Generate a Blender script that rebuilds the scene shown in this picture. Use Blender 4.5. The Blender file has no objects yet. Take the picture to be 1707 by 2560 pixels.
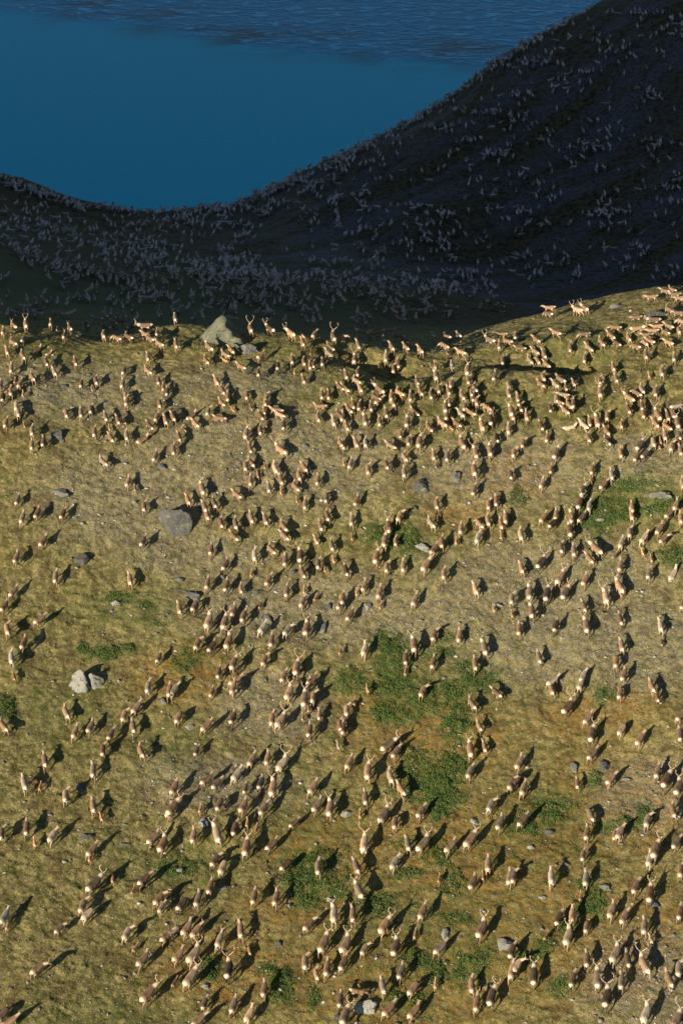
import bpy, bmesh, math, random
import numpy as np
from mathutils import Vector, Matrix
R = math.radians
rng = np.random.default_rng(7); random.seed(7)
sc = bpy.context.scene
col = sc.collection

# ------------------------------------------------------------------ camera
CAMZ = 480.0; DEP = 32.0; F = 6000.0        # focal length in photo pixels (1707 x 2560)
cam_d = bpy.data.cameras.new('camera'); cam = bpy.data.objects.new('camera', cam_d); col.objects.link(cam)
cam.location = (0, 0, CAMZ); cam.rotation_euler = (R(90 - DEP), 0, 0)
cam_d.sensor_fit = 'VERTICAL'; cam_d.sensor_height = 36; cam_d.lens = F / 2560 * 36
cam_d.clip_start = 1; cam_d.clip_end = 20000
sc.camera = cam
# ------------------------------------------------------------------ sky, sun, exposure
SUN_EL, SUN_AZ = 18.8, 36.0                 # azimuth: light travels this far to the right of straight away
w = bpy.data.worlds.new('World'); sc.world = w; w.use_nodes = True
nt = w.node_tree; bg = nt.nodes['Background']; sky = nt.nodes.new('ShaderNodeTexSky')
sky.sky_type = 'NISHITA'; sky.sun_disc = False; sky.sun_elevation = R(SUN_EL); sky.sun_rotation = R(180 + SUN_AZ)
sky.ozone_density = 2.0; sky.air_density = 1.0; sky.dust_density = 0.3
nt.links.new(sky.outputs[0], bg.inputs[0]); bg.inputs[1].default_value = 0.05
sd = bpy.data.lights.new('sun', 'SUN'); sd.energy = 5.0; sd.angle = R(0.5); sd.color = (1.0, 0.86, 0.66)
sun = bpy.data.objects.new('sun', sd); col.objects.link(sun)
ld = Vector((math.sin(R(SUN_AZ)) * math.cos(R(SUN_EL)), math.cos(R(SUN_AZ)) * math.cos(R(SUN_EL)), -math.sin(R(SUN_EL))))
sun.rotation_euler = ld.to_track_quat('-Z', 'Y').to_euler(); sun.location = (-200, -300, 900)
sc.view_settings.view_transform = 'Standard'; sc.view_settings.look = 'None'
sc.view_settings.exposure = 0.93; sc.view_settings.gamma = 1.0

# ------------------------------------------------------------------ helpers
def tag(o, label=None, cat=None, group=None, kind=None):
    if label: o['label'] = label
    if cat: o['category'] = cat
    if group: o['group'] = group
    if kind: o['kind'] = kind
    return o
def link(name, me, parent=None, mat=None):
    o = bpy.data.objects.new(name, me); col.objects.link(o)
    if parent: o.parent = parent
    if mat: me.materials.append(mat)
    return o
def np_mesh(name, V, faces=None, quads=None, tris=None, smooth=True, attrs=None, colattr=None):
    me = bpy.data.meshes.new(name)
    V = np.asarray(V, np.float32)
    me.vertices.add(len(V)); me.vertices.foreach_set('co', V.ravel())
    loops = []; starts = []; n = 0
    if quads is not None and len(quads):
        loops.append(quads.ravel()); starts.append(np.arange(len(quads)) * 4 + n); n += len(quads) * 4
    if tris is not None and len(tris):
        loops.append(tris.ravel()); starts.append(np.arange(len(tris)) * 3 + n); n += len(tris) * 3
    L = np.concatenate(loops).astype(np.int32); S = np.concatenate(starts).astype(np.int32)
    me.loops.add(len(L)); me.loops.foreach_set('vertex_index', L)
    me.polygons.add(len(S)); me.polygons.foreach_set('loop_start', S)
    me.update(calc_edges=True); me.validate()
    if smooth: me.polygons.foreach_set('use_smooth', np.ones(len(me.polygons), bool))
    for k, a in (attrs or {}).items():
        at = me.attributes.new(k, 'FLOAT', 'POINT'); at.data.foreach_set('value', np.asarray(a, np.float32).ravel())
    if colattr is not None:
        at = me.attributes.new('tint', 'FLOAT_COLOR', 'POINT')
        c = np.ones((len(V), 4), np.float32); c[:, :3] = colattr; at.data.foreach_set('color', c.ravel())
    return me
def vnoise(x, y, seed=0):
    xi = np.floor(x).astype(np.int64); yi = np.floor(y).astype(np.int64)
    fx = x - xi; fy = y - yi; fx = fx*fx*fx*(fx*(fx*6-15)+10); fy = fy*fy*fy*(fy*(fy*6-15)+10)
    def h(a, b):
        n = (a * 374761393 + b * 668265263 + seed * 974634777) & 0xffffffff
        n = ((n ^ (n >> 13)) * 1274126177) & 0xffffffff
        return ((n ^ (n >> 16)) & 0xffff) / 32767.5 - 1
    return (h(xi, yi)*(1-fx) + h(xi+1, yi)*fx)*(1-fy) + (h(xi, yi+1)*(1-fx) + h(xi+1, yi+1)*fx)*fy
def fbm(x, y, o=4, seed=0, g=0.5):
    s = 0; a = 1; t = 0
    for k in range(o):
        c, d = math.cos(k*1.3+seed), math.sin(k*1.3+seed)
        s = s + a*vnoise((x*c - y*d)*2**k, (x*d + y*c)*2**k, seed*17+k); t += a; a *= g
    return s / t
cd, sdp = math.cos(R(DEP)), math.sin(R(DEP))
def ray(u, v):                              # unit world direction through a photo pixel
    a = (np.asarray(u, float) - 853.5) / F; b = (np.asarray(v, float) - 1280) / F
    d = np.stack([a, cd - b*sdp, -sdp - b*cd], -1)
    return d / np.linalg.norm(d, axis=-1, keepdims=True)
def project(P):
    P = np.asarray(P, float) - np.array([0, 0, CAMZ])
    dep = P[..., 1]*cd - P[..., 2]*sdp; dn = -P[..., 1]*sdp - P[..., 2]*cd
    return 853.5 + F*P[..., 0]/dep, 1280 + F*dn/dep, dep

# ------------------------------------------------------------------ terrain shape
CP = []   # photo column, photo row, distance in metres
for u, k in ((0, 0), (430, 0), (853, 0), (1280, 0), (1707, 0)):
    for v, r in ((2560, 222), (2200, 232), (1900, 241.5), (1600, 251.5), (1300, 261.5), (1050, 271)):
        CP.append((u, v, r))
for u, v, r in ((0, 900, 279), (0, 830, 285), (430, 900, 279), (430, 830, 284), (853, 930, 277), (853, 850, 284), (1280, 930, 277), (1280, 820, 288), (1707, 900, 279), (1707, 760, 292),
                (0, 790, 293), (430, 790, 293), (853, 805, 293), (1150, 780, 297), (1280, 762, 299), (1500, 745, 300), (1707, 715, 303),
                (0, 764, 318), (0, 726, 352), (0, 690, 385), (0, 650, 480), (0, 610, 620), (0, 560, 740), (0, 500, 820), (0, 445, 870),
                (300, 774, 318), (300, 748, 355), (300, 705, 430), (300, 665, 570), (300, 610, 700), (300, 565, 800), (300, 528, 880),
                (600, 780, 325), (600, 754, 380), (600, 720, 480), (600, 690, 600), (600, 640, 700), (600, 570, 790), (600, 500, 865),
                (850, 788, 325), (850, 764, 380), (850, 728, 500), (850, 700, 630), (850, 620, 740), (850, 500, 800), (850, 385, 870),
                (1100, 766, 335), (1100, 754, 400), (1100, 728, 520), (1100, 700, 670), (1100, 560, 770), (1100, 410, 825), (1100, 272, 885),
                (1280, 775, 340), (1280, 790, 420), (1280, 780, 560), (1280, 735, 700), (1280, 600, 770), (1280, 415, 820), (1280, 150, 895),
                (1500, 790, 340), (1500, 830, 420), (1500, 830, 560), (1500, 740, 700), (1500, 560, 770), (1500, 320, 835), (1500, 42, 905),
                (1707, 780, 345), (1707, 850, 430), (1707, 860, 570), (1707, 740, 700), (1707, 560, 765), (1707, 300, 825), (1707, 30, 885), (1707, -100, 930)):
    CP.append((u, v, r))
CP = np.array(CP, float)
CP[:, 2] = np.where(CP[:, 2] > 320, 320 + (CP[:, 2]-320)*.5, CP[:, 2])
W = ray(CP[:, 0], CP[:, 1]) * CP[:, 2:3] + np.array([0, 0, CAMZ])
ex = []
# behind the far ridge the ground falls to the lake
for u, v, r in ((0, 445, 870), (300, 528, 880), (600, 500, 865), (850, 385, 870), (1100, 272, 885), (1280, 150, 895), (1500, 42, 905), (1707, -100, 930)):
    p = ray(u, v) * (320 + (r-320)*.5) + np.array([0, 0, CAMZ])
    ex.append((p[0]-15, p[1]+45, p[2]-38)); ex.append((p[0]-35, p[1]+130, max(p[2]-120, -25)))
ex += [(-400, 1150, -30), (0, 1250, -40), (200, 1300, -35), (450, 1250, -10), (-900, 1500, -40), (900, 1500, -30), (0, 1900, -50), (-900, 700, 190), (-400, 800, 60),
       (-150, 265, 385), (-300, 270, 425), (-600, 300, 440), (-250, 400, 330), (-500, 500, 280), (-220, 520, 240),  # starts with the unseen left ridge, raised to shade the far slope
       (-120, 140, 318), (-300, 120, 320), (0, 80, 300), (250, 120, 310), (130, 180, 330), (140, 265, 362), (300, 290, 365), (700, 300, 370), (-700, 0, 300), (700, 0, 300), (0, -300, 260), (-900, -300, 280), (900, -300, 280),
       (170, 450, 285), (200, 560, 320), (330, 620, 350), (300, 470, 320), (300, 800, 230), (600, 800, 300), (900, 1100, 150)]
W = np.vstack([W, np.array(ex, float)])
S_ = 100.0
def tps_k(r2): return np.where(r2 > 0, 0.5*r2*np.log(np.maximum(r2, 1e-12)), 0)
n = len(W); X = W[:, :2] / S_
K = tps_k(((X[:, None] - X[None])**2).sum(-1)) + np.eye(n)*1e-4
Pm = np.hstack([np.ones((n, 1)), X]); A = np.zeros((n+3, n+3)); A[:n, :n] = K; A[:n, n:] = Pm; A[n:, :n] = Pm.T
sol = np.linalg.solve(A, np.concatenate([W[:, 2], [0, 0, 0]]))
def tps(x, y):
    x = np.asarray(x, float)/S_; y = np.asarray(y, float)/S_
    z = sol[n] + sol[n+1]*x + sol[n+2]*y
    for i in range(n): z = z + sol[i]*tps_k((x-X[i, 0])**2 + (y-X[i, 1])**2)
    return z
def lines(spec):
    out = [spec[0][0]]
    for a, b, s0, s1 in spec:
        m = max(1, int(round((b-a)*2/(s0+s1))))
        t = np.cumsum(np.linspace(s0, s1, m)); out += list(a + t*(b-a)/t[-1])
    return np.array(out)
gx = lines([(-900, -200, 30, 6), (-200, -60, 6, 1.2), (-60, -44, 1.2, .14), (-44, 44, .14, .14), (44, 60, .14, 1.2), (60, 160, 1.2, 1.4), (160, 300, 1.4, 8), (300, 900, 8, 30)])
gy = lines([(-300, 100, 30, 6), (100, 150, 6, .6), (150, 158, .6, .14), (158, 285, .14, .14), (285, 305, .14, .6), (305, 400, .6, .8), (400, 620, .8, 1.1), (620, 1000, 1.1, 6), (1000, 1900, 4, 60)])
cx = lines([(-900, -80, 24, 4), (-80, 160, 4, 4), (160, 900, 4, 24)]); cy = lines([(-300, 140, 20, 3), (140, 620, 3, 3), (620, 1000, 4, 6), (1000, 1900, 6, 40)])
CZ = tps(cx[None, :], cy[:, None])
def bil(zx, zy, Z, x, y):
    i = np.clip(np.searchsorted(zx, x)-1, 0, len(zx)-2); j = np.clip(np.searchsorted(zy, y)-1, 0, len(zy)-2)
    fx = np.clip((x-zx[i])/(zx[i+1]-zx[i]), 0, 1); fy = np.clip((y-zy[j])/(zy[j+1]-zy[j]), 0, 1)
    return (Z[j, i]*(1-fx)+Z[j, i+1]*fx)*(1-fy) + (Z[j+1, i]*(1-fx)+Z[j+1, i+1]*fx)*fy
# piecewise-cubic refinement of the coarse sheet along both axes
def cub(xs, Z, xq, axis):
    Z = np.moveaxis(Z, axis, 0)
    d = np.gradient(Z, xs, axis=0); i = np.clip(np.searchsorted(xs, xq)-1, 0, len(xs)-2)
    h = (xs[i+1]-xs[i])[:, None]; t = ((xq-xs[i])/(xs[i+1]-xs[i]))[:, None]
    o = (2*t**3-3*t**2+1)*Z[i] + (t**3-2*t**2+t)*h*d[i] + (-2*t**3+3*t**2)*Z[i+1] + (t**3-t**2)*h*d[i+1]
    return np.moveaxis(o, 0, axis)
GZ = cub(cy, cub(cx, CZ, gx, 1), gy, 0)
GX, GY = np.meshgrid(gx, gy)
near = np.clip((320-GY)/20, 0, 1) * np.clip((GY-120)/20, 0, 1)
BASE = GZ.copy()
def relief(GX, GY, near):
    z = 0.55*fbm(GX/11, GY/14, 3, 1) + 0.22*fbm(GX/3.1, GY/3.4, 3, 2)
    rid = 1-np.abs(fbm(GX/2.2+GY/5, GY/1.6, 3, 5))                       # small terraces and tussock rims
    z += 0.10*rid**3
    z += 0.075*fbm(GX/.8, GY/.8, 3, 3) + 0.06*vnoise(GX/.27, GY/.27, 9)
    far = (1-near)
    z2 = 3.0*fbm(GX/50, GY/60, 3, 11) * np.clip((GY-340)/100, 0, 1) + 0.9*fbm(GX/12, GY/14, 5, 12)
    s = GX*0.62 - GY*0.25
    z2 += 0.25*fbm(s/7, (GX+GY)/40, 3, 14)*np.clip((GY-420)/60, 0, 1)
    return z*(0.15+0.85*near) + z2*far*np.clip((GY-300)/40, 0, 1)
GZ = GZ + relief(GX, GY, near)
# a shallow hollow behind the first brow, in front of the crest on the right
hol = (GY-245.5-.05*GX-2.0*vnoise(GX/7, GX*0+1, 91))/2.9
GZ -= (2.7+.9*vnoise(GX/5, GY/4, 92))*np.exp(-((GX-17)/19)**4 - hol**2) + .8*np.exp(-((GX+25)/12)**2 - ((GY-251)/2.5)**2)
# the brow rolls over early, so the ground behind it lies almost along the sun's rays
sm_ = lambda t: np.clip(t, 0, 1)**2*(3-2*np.clip(t, 0, 1))
y0 = 251 - 3*sm_((GX+6)/14) + 2.5*vnoise(GX/9, GX*0+3, 71); ramp_ = np.clip(GY-y0, 0, 40); ramp_ = np.where(ramp_ < 4, ramp_**2/8, ramp_-2)
GZ -= 4.4*np.tanh(ramp_*(.46-.06*sm_((GX+6)/14))/4.4)*(1-sm_((GX-12)/26))*(1-sm_((GY-330)/60))
# unseen shoulder added to the crest off to the left, to shade the valley
sl = np.clip((-62-GX)/50, 0, 1); sl = sl*sl*(3-2*sl)
GZ += (78*sl + .6*np.clip(-110-GX, 0, 500))*np.exp(-((GY-325)/np.where(GY > 325, 40, 45))**2)
def height(x, y): return bil(gx, gy, GZ, x, y)
def hit(u, v, lift=0.0, step=.7):                    # where the ray through a photo pixel meets the ground (raised by lift)
    d = ray(u, v); d = np.atleast_2d(d); m = len(d); lift = np.broadcast_to(lift, (m,)).astype(float)
    lo = np.full(m, np.nan); rr = np.arange(205, 1500, step); prev = np.ones(m)
    res = np.full(m, np.nan)
    for r in rr:
        p = d*r; f = CAMZ + p[:, 2] - height(p[:, 0], p[:, 1]) - lift
        k = (f <= 0) & np.isnan(res); res[k] = r
        if not np.isnan(res).any(): break
    res = np.where(np.isnan(res), 1500, res); a = res-step; b = res.copy()
    for _ in range(11):
        c = (a+b)/2; p = d*c[:, None]; f = CAMZ + p[:, 2] - height(p[:, 0], p[:, 1]) - lift
        a = np.where(f > 0, c, a); b = np.where(f > 0, b, c)
    p = d*b[:, None]; p[:, 2] += CAMZ - lift
    return p, b
def normal(x, y, e=0.8):
    hx = (height(x+e, y)-height(x-e, y))/(2*e); hy = (height(x, y+e)-height(x, y-e))/(2*e)
    nn = np.stack([-hx, -hy, np.ones_like(hx)], -1); return nn/np.linalg.norm(nn, axis=-1, keepdims=True)

# ------------------------------------------------------------------ materials
def mat(name):
    m = bpy.data.materials.new(name); m.use_nodes = True; t = m.node_tree
    return m, t, t.nodes['Principled BSDF']
class NT:
    def __init__(s, t): s.t = t
    def n(s, ty, **k):
        nd = s.t.nodes.new(ty)
        for a, b in k.items(): setattr(nd, a, b)
        return nd
    def l(s, a, b): s.t.links.new(a, b)
    def noise(s, vec, scale, detail=4, rough=.55, dist=0):
        nd = s.n('ShaderNodeTexNoise'); nd.inputs['Scale'].default_value = scale; nd.inputs['Detail'].default_value = detail
        nd.inputs['Roughness'].default_value = rough; nd.inputs['Distortion'].default_value = dist; s.l(vec, nd.inputs['Vector']); return nd.outputs['Fac']
    def ramp(s, fac, a, b, ca=0., cb=1.):
        nd = s.n('ShaderNodeMapRange'); nd.inputs[1].default_value = a; nd.inputs[2].default_value = b
        nd.inputs[3].default_value = ca; nd.inputs[4].default_value = cb; s.l(fac, nd.inputs[0]); return nd.outputs[0]
    def mix(s, fac, a, b, blend='MIX'):
        nd = s.n('ShaderNodeMix', data_type='RGBA', blend_type=blend)
        for x, i in ((fac, 0), (a, 6), (b, 7)):
            if hasattr(x, 'links'): s.l(x, nd.inputs[i])
            else: nd.inputs[i].default_value = x if i == 0 else (*x, 1)
        return nd.outputs[2]
    def math(s, op, a, b=None, c=None):
        nd = s.n('ShaderNodeMath', operation=op)
        for i, x in enumerate((a, b, c)):
            if x is None: continue
            if hasattr(x, 'links'): s.l(x, nd.inputs[i])
            else: nd.inputs[i].default_value = x
        return nd.outputs[0]
    def attr(s, name): return s.n('ShaderNodeAttribute', attribute_name=name)

def ground_material():
    m, t, b = mat('tundra'); g = NT(t)
    co = g.n('ShaderNodeTexCoord').outputs['Object']
    n1 = g.noise(co, .22, 5); n2 = g.noise(co, 1.1, 5, .6); n3 = g.noise(co, 5, 5, .65); n4 = g.noise(co, 14, 3, .7); n5 = g.noise(co, .55, 4, .6, .5)
    c = g.mix(g.ramp(n3, .35, .65), (.115, .104, .034), (.395, .332, .140))            # dry grass and lichen
    c = g.mix(g.ramp(n2, .46, .62), c, (.095, .10, .022))                            # olive sedge
    c = g.mix(g.math('MULTIPLY', g.ramp(n5, .50, .60), g.ramp(n3, .38, .58)), c, (.105, .07, .028))   # heath
    gr = g.attr('green').outputs['Fac']; og = g.attr('orange').outputs['Fac']; gv = g.attr('gravel').outputs['Fac']; fs = g.attr('far').outputs['Fac']
    c = g.mix(g.math('MULTIPLY', og, g.ramp(g.noise(co, 1.6, 4, .6), .42, .62, 0., .8)), c, (.27, .145, .022))
    c = g.mix(g.math('MULTIPLY', og, g.ramp(g.noise(co, 2.3, 4, .6), .58, .66, 0., .75)), c, (.20, .075, .025))
    c = g.mix(g.math('MULTIPLY', gr, g.math('MULTIPLY', g.ramp(g.noise(co, 1.3, 5, .65), .40, .52), g.ramp(n3, .36, .5))), c, (.055, .088, .015))
    grey = g.mix(g.ramp(n4, .4, .6), (.11, .10, .08), (.34, .315, .26))
    c = g.mix(g.math('MULTIPLY', gv, g.ramp(g.noise(co, 2.6, 5, .7), .42, .60, 0., .8)), c, grey)
    # pale stone flecks and dark gaps
    vo = g.n('ShaderNodeTexVoronoi', feature='F1'); vo.inputs['Scale'].default_value = 3.6; vo.inputs['Randomness'].default_value = 1; g.l(co, vo.inputs['Vector'])
    fleck = g.math('MULTIPLY', g.ramp(vo.outputs['Distance'], .16, .10), g.ramp(g.noise(co, .9, 3), .5, .6))
    c = g.mix(fleck, c, (.42, .40, .33))
    c = g.mix(g.ramp(g.noise(co, 8, 4, .7), .42, .30, 0., .85), c, (.035, .032, .014))
    c = g.mix(g.ramp(n4, .34, .66), g.mix(1., c, (.58, .57, .54), 'MULTIPLY'), g.mix(1., c, (1.25, 1.24, 1.2), 'MULTIPLY'))
    # far slopes: slate talus in diagonal strips between heath
    cx_ = g.n('ShaderNodeCombineXYZ'); g.l(g.attr('across').outputs['Fac'], cx_.inputs[0]); g.l(g.math('MULTIPLY', g.attr('along').outputs['Fac'], .14), cx_.inputs[1])
    mp = cx_
    st = g.noise(mp.outputs[0], .15, 5, .6, .6); st2 = g.noise(mp.outputs[0], .6, 5, .65)
    fine = g.noise(co, 1.3, 5, .7); tal = g.mix(g.ramp(fine, .35, .65), (.055, .054, .058), (.185, .180, .190)); veg = g.mix(g.ramp(g.noise(co, .8, 6, .7), .4, .6), (.040, .032, .016), (.140, .108, .050))
    fc = g.mix(g.math('MULTIPLY', g.ramp(g.math('ADD', st, g.math('MULTIPLY_ADD', g.noise(co, .45, 5, .7), .55, -.275)), .42, .60, 0., .9), g.attr('talus').outputs['Fac']), veg, tal)
    fc = g.mix(g.math('MULTIPLY', g.attr('meadow').outputs['Fac'], .8), fc, (.10, .115, .045))
    c = g.mix(fs, c, fc)
    g.l(c, b.inputs['Base Color']); b.inputs['Roughness'].default_value = .95; b.inputs['Specular IOR Level'].default_value = .15
    bp = g.n('ShaderNodeBump'); bp.inputs['Strength'].default_value = .9; bp.inputs['Distance'].default_value = .22
    hh = g.math('ADD', g.math('MULTIPLY', n3, .6), g.math('MULTIPLY', n4, .4)); hh = g.math('ADD', hh, g.math('MULTIPLY', fleck, .5))
    g.l(hh, bp.inputs['Height'])
    bp2 = g.n('ShaderNodeBump'); bp2.inputs['Strength'].default_value = .8; bp2.inputs['Distance'].default_value = .9
    g.l(g.math('MULTIPLY', g.math('ADD', g.math('MULTIPLY', st2, .3), g.noise(co, 1.1, 6, .7)), fs), bp2.inputs['Height']); g.l(bp2.outputs[0], bp.inputs['Normal'])
    g.l(bp.outputs[0], b.inputs['Normal'])
    return m
def rock_material():
    m, t, b = mat('lichened_rock'); g = NT(t)
    co = g.n('ShaderNodeTexCoord').outputs['Object']; oi = g.n('ShaderNodeObjectInfo').outputs['Color']
    n1 = g.noise(co, 2.2, 6, .65); n2 = g.noise(co, 9, 5, .7); n3 = g.noise(co, 1.1, 4, .6, .4)
    c = g.mix(g.ramp(n2, .35, .65), (.55, .55, .55), (1.0, 1.0, 1.0)); c = g.mix(1., c, oi, 'MULTIPLY')
    c = g.mix(g.ramp(n1, .55, .64, 0., .8), c, (.055, .06, .055))
    c = g.mix(g.ramp(n3, .56, .66, 0., .7), c, (.30, .31, .15))
    g.l(c, b.inputs['Base Color']); b.inputs['Roughness'].default_value = .9; b.inputs['Specular IOR Level'].default_value = .2
    bp = g.n('ShaderNodeBump'); bp.inputs['Strength'].default_value = 1.; bp.inputs['Distance'].default_value = .22
    g.l(g.math('ADD', n2, n1), bp.inputs['Height']); g.l(bp.outputs[0], b.inputs['Normal']); return m
def leaf_material(name, a, bcol):
    m, t, b = mat(name); g = NT(t)
    co = g.n('ShaderNodeTexCoord').outputs['Object']
    v = g.attr('leaf').outputs['Fac']
    c = g.mix(v, a, bcol); c = g.mix(g.ramp(g.noise(co, .7, 3), .55, .7, 0., .5), c, (.15, .13, .03))
    g.l(c, b.inputs['Base Color']); b.inputs['Roughness'].default_value = .7; b.inputs['Specular IOR Level'].default_value = .2
    return m
def water_material():
    m, t, b = mat('lake_water'); g = NT(t)
    co = g.n('ShaderNodeTexCoord').outputs['Object']
    wind = g.attr('wind').outputs['Fac']
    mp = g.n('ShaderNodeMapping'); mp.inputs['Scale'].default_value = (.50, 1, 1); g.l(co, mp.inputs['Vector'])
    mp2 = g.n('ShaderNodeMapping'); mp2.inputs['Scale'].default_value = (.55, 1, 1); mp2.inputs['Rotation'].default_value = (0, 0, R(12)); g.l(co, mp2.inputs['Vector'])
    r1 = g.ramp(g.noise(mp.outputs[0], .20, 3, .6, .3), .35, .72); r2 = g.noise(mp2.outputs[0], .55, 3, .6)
    sh = g.noise(mp.outputs[0], .05, 4, .6)
    c = g.mix(g.math('MULTIPLY', wind, .92), (.0, .43, .56), (.0, .25, .42))
    c = g.mix(g.math('MULTIPLY', g.attr('shoal').outputs['Fac'], g.ramp(sh, .46, .62, 0., .8)), c, (.04, .06, .035))
    c = g.mix(g.math('MULTIPLY', wind, g.ramp(r1, .55, .85)), c, (.05, .50, .72))  # bright ripple glints on the windy water, painted into the base colour
    g.l(c, b.inputs['Base Color']); b.inputs['Roughness'].default_value = .22; b.inputs['IOR'].default_value = 1.33; g.l(g.ramp(wind, 0, 1, .14, .10), b.inputs['Specular IOR Level'])
    bp = g.n('ShaderNodeBump'); bp.inputs['Distance'].default_value = 1.0
    g.l(g.math('ADD', g.math('MULTIPLY', wind, .16), .20), bp.inputs['Strength'])
    hh = g.math('ADD', g.math('MULTIPLY', g.math('MULTIPLY', r1, wind), .7), g.math('MULTIPLY', r2, .8))
    g.l(hh, bp.inputs['Height']); g.l(bp.outputs[0], b.inputs['Normal']); return m
def coat_material(stuff):
    m, t, b = mat('caribou_coat_herd' if stuff else 'caribou_coat'); g = NT(t)
    co = g.n('ShaderNodeTexCoord').outputs['Object']
    if stuff:
        c = g.attr('tint').outputs['Color']
    else:
        c = g.n('ShaderNodeObjectInfo').outputs['Color']
        c = g.mix(g.attr('dark').outputs['Fac'], c, g.mix(1., c, (.42, .38, .35), 'MULTIPLY'))
        c = g.mix(g.attr('pale').outputs['Fac'], c, (.74, .62, .46))
    c = g.mix(g.ramp(g.noise(co, 7, 4, .6), .35, .65, 0., .35), c, g.mix(1., c, (.55, .5, .45), 'MULTIPLY'))
    g.l(c, b.inputs['Base Color']); b.inputs['Roughness'].default_value = .9; b.inputs['Specular IOR Level'].default_value = .1
    return m
def antler_material():
    m, t, b = mat('antler'); g = NT(t); co = g.n('ShaderNodeTexCoord').outputs['Object']
    g.l(g.mix(g.noise(co, 6), (.30, .20, .12), (.62, .50, .36)), b.inputs['Base Color']); b.inputs['Roughness'].default_value = .7; return m
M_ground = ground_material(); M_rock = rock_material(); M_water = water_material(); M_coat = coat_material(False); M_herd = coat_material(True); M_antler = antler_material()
M_leaf = leaf_material('willow_leaves', (.034, .070, .014), (.095, .150, .038))

# ------------------------------------------------------------------ shrub patches, ground tints (photo pixels of a 1568 wide view)
K_ = 1707/1568
SHRUB = [  # name phrase, lobes (x, y, rx, ry)
 ('heart-shaped green willow thicket on the open slope', [(960,1775,50,55),(1010,1800,55,55),(1050,1760,38,32),(1005,1850,28,30)]),
 ('round green willow patch above the long thicket', [(905,1500,45,50),(885,1475,25,20)]),
 ('long ragged willow thicket running across the middle of the slope', [(890,1580,50,26),(905,1640,55,30),(980,1600,60,32),(1050,1655,36,50),(1030,1590,35,25)]),
 ('thin willow patch left of the long ragged thicket', [(800,1565,42,28)]),
 ('small willow patch right of the long ragged thicket', [(1095,1560,50,22),(1075,1530,30,12)]),
 ('bright willow patch beside the flat white rock', [(890,1228,58,26),(935,1245,28,28)]),
 ('dark willow cluster amid the right hand crowd', [(1190,1145,22,22)]),
 ('large willow thicket below the right hand crest', [(1400,1170,58,32),(1365,1200,34,26),(1445,1115,46,20)]),
 ('willow patch under the pale outcrop', [(1535,1150,30,18),(1500,1170,30,12)]),
 ('dark tall bush cut by the right edge', [(1545,1278,34,22)]),
 ('dark tall bush cut by the left edge', [(16,1632,24,30)]),
 ('faint willow patch left of centre', [(430,1515,26,32)]),
 ('willow patch above the pale split boulder', [(250,1502,30,18),(196,1492,26,14),(300,1488,20,9)]),
 ('thin willow strip with grey stones at left', [(270,1375,45,16),(340,1392,20,12),(370,1435,22,8)]),
 ('wide willow patch low on the right', [(1262,1862,44,34),(1200,1900,36,22)]),
 ('pointed single willow bush beside the twin grey boulders', [(1365,1795,18,22)]),
 ('willow strip at the right beneath the bulls', [(1430,1888,46,16),(1480,1868,24,22)]),
 ('large dark willow thicket at the lower centre', [(720,1985,56,34),(765,2035,40,28),(690,2030,40,34),(705,2068,32,18)]),
 ('round willow bush right of the lower centre thicket', [(868,2075,38,24)]),
 ('sprawling thin willow patch in the lower middle', [(960,1932,46,16),(1010,1965,34,20),(930,2005,36,12),(1040,2025,26,30)]),
 ('small willow strip near the bottom right boulder', [(1045,2110,38,13)]),
 ('willow patch at the bottom left of centre', [(645,2262,32,42),(618,2228,24,16),(716,2290,14,34)]),
 ('narrow willow strip at lower left', [(430,1990,26,16),(395,1998,30,12)]),
 ('willow clump behind the dark bull at lower left', [(485,2225,30,30)]),
 ('bright round willow bush near the bottom', [(1090,2205,38,34),(1060,2238,24,16)]),
 ('twin willow clumps left of the bright round bush', [(955,2200,24,22),(1000,2235,26,28)]),
 ('willow clump beside the white boulder at the bottom', [(950,2300,26,26),(905,2288,24,12)]),
 ('willow strip running up the lower right', [(1372,2060,24,40),(1345,2085,28,16),(1340,2030,20,12)]),
 ('low willow patch between cows at lower right', [(1215,2200,34,18),(1300,2130,28,18),(1250,2170,26,16)]),
 ('willow patch in the bottom right quarter', [(1290,2262,30,22)]),
 ('small willow patch above the bull pair', [(1010,1500,34,14),(1022,1462,22,14)]),
 ('small willow patch right of the middle bulls', [(1390,1598,28,16)]),
]
ORANGE = [(850,1600,90,50),(1000,1700,160,90),(1100,1950,260,130),(1400,1850,160,120),(760,1950,160,90),(900,2250,260,110),(1250,2150,240,130),(560,2230,170,80),(1450,2150,130,110),(420,1560,110,60),(1380,1640,150,50),(1190,1100,80,50),(700,2080,140,60),(1050,1180,60,40)]
GREEN = [(300,1400,140,50),(420,2000,160,60),(700,1900,140,120),(900,1230,130,50),(1420,1150,160,70),(560,790,160,18),(1350,770,160,26),(120,800,110,18),(850,900,260,30),(1250,1900,200,120),(1000,1560,190,90),(360,1720,120,60),(1000,2150,300,150),(250,2350,180,60),(620,850,120,25),(150,1650,120,80),(1200,950,200,40)]
GRAVEL = [(1250,1350,260,110),(1450,1480,150,110),(600,1050,320,120),(1150,1080,200,80),(700,1400,260,90),(300,1150,200,110),(200,900,260,60),(560,870,160,30),(450,1280,180,60),(1480,1820,110,80),(1480,2250,130,110),(1250,1480,180,80),(620,1620,120,80),(500,1800,160,60),(980,1420,170,60),(1500,1050,120,50)]
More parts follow.
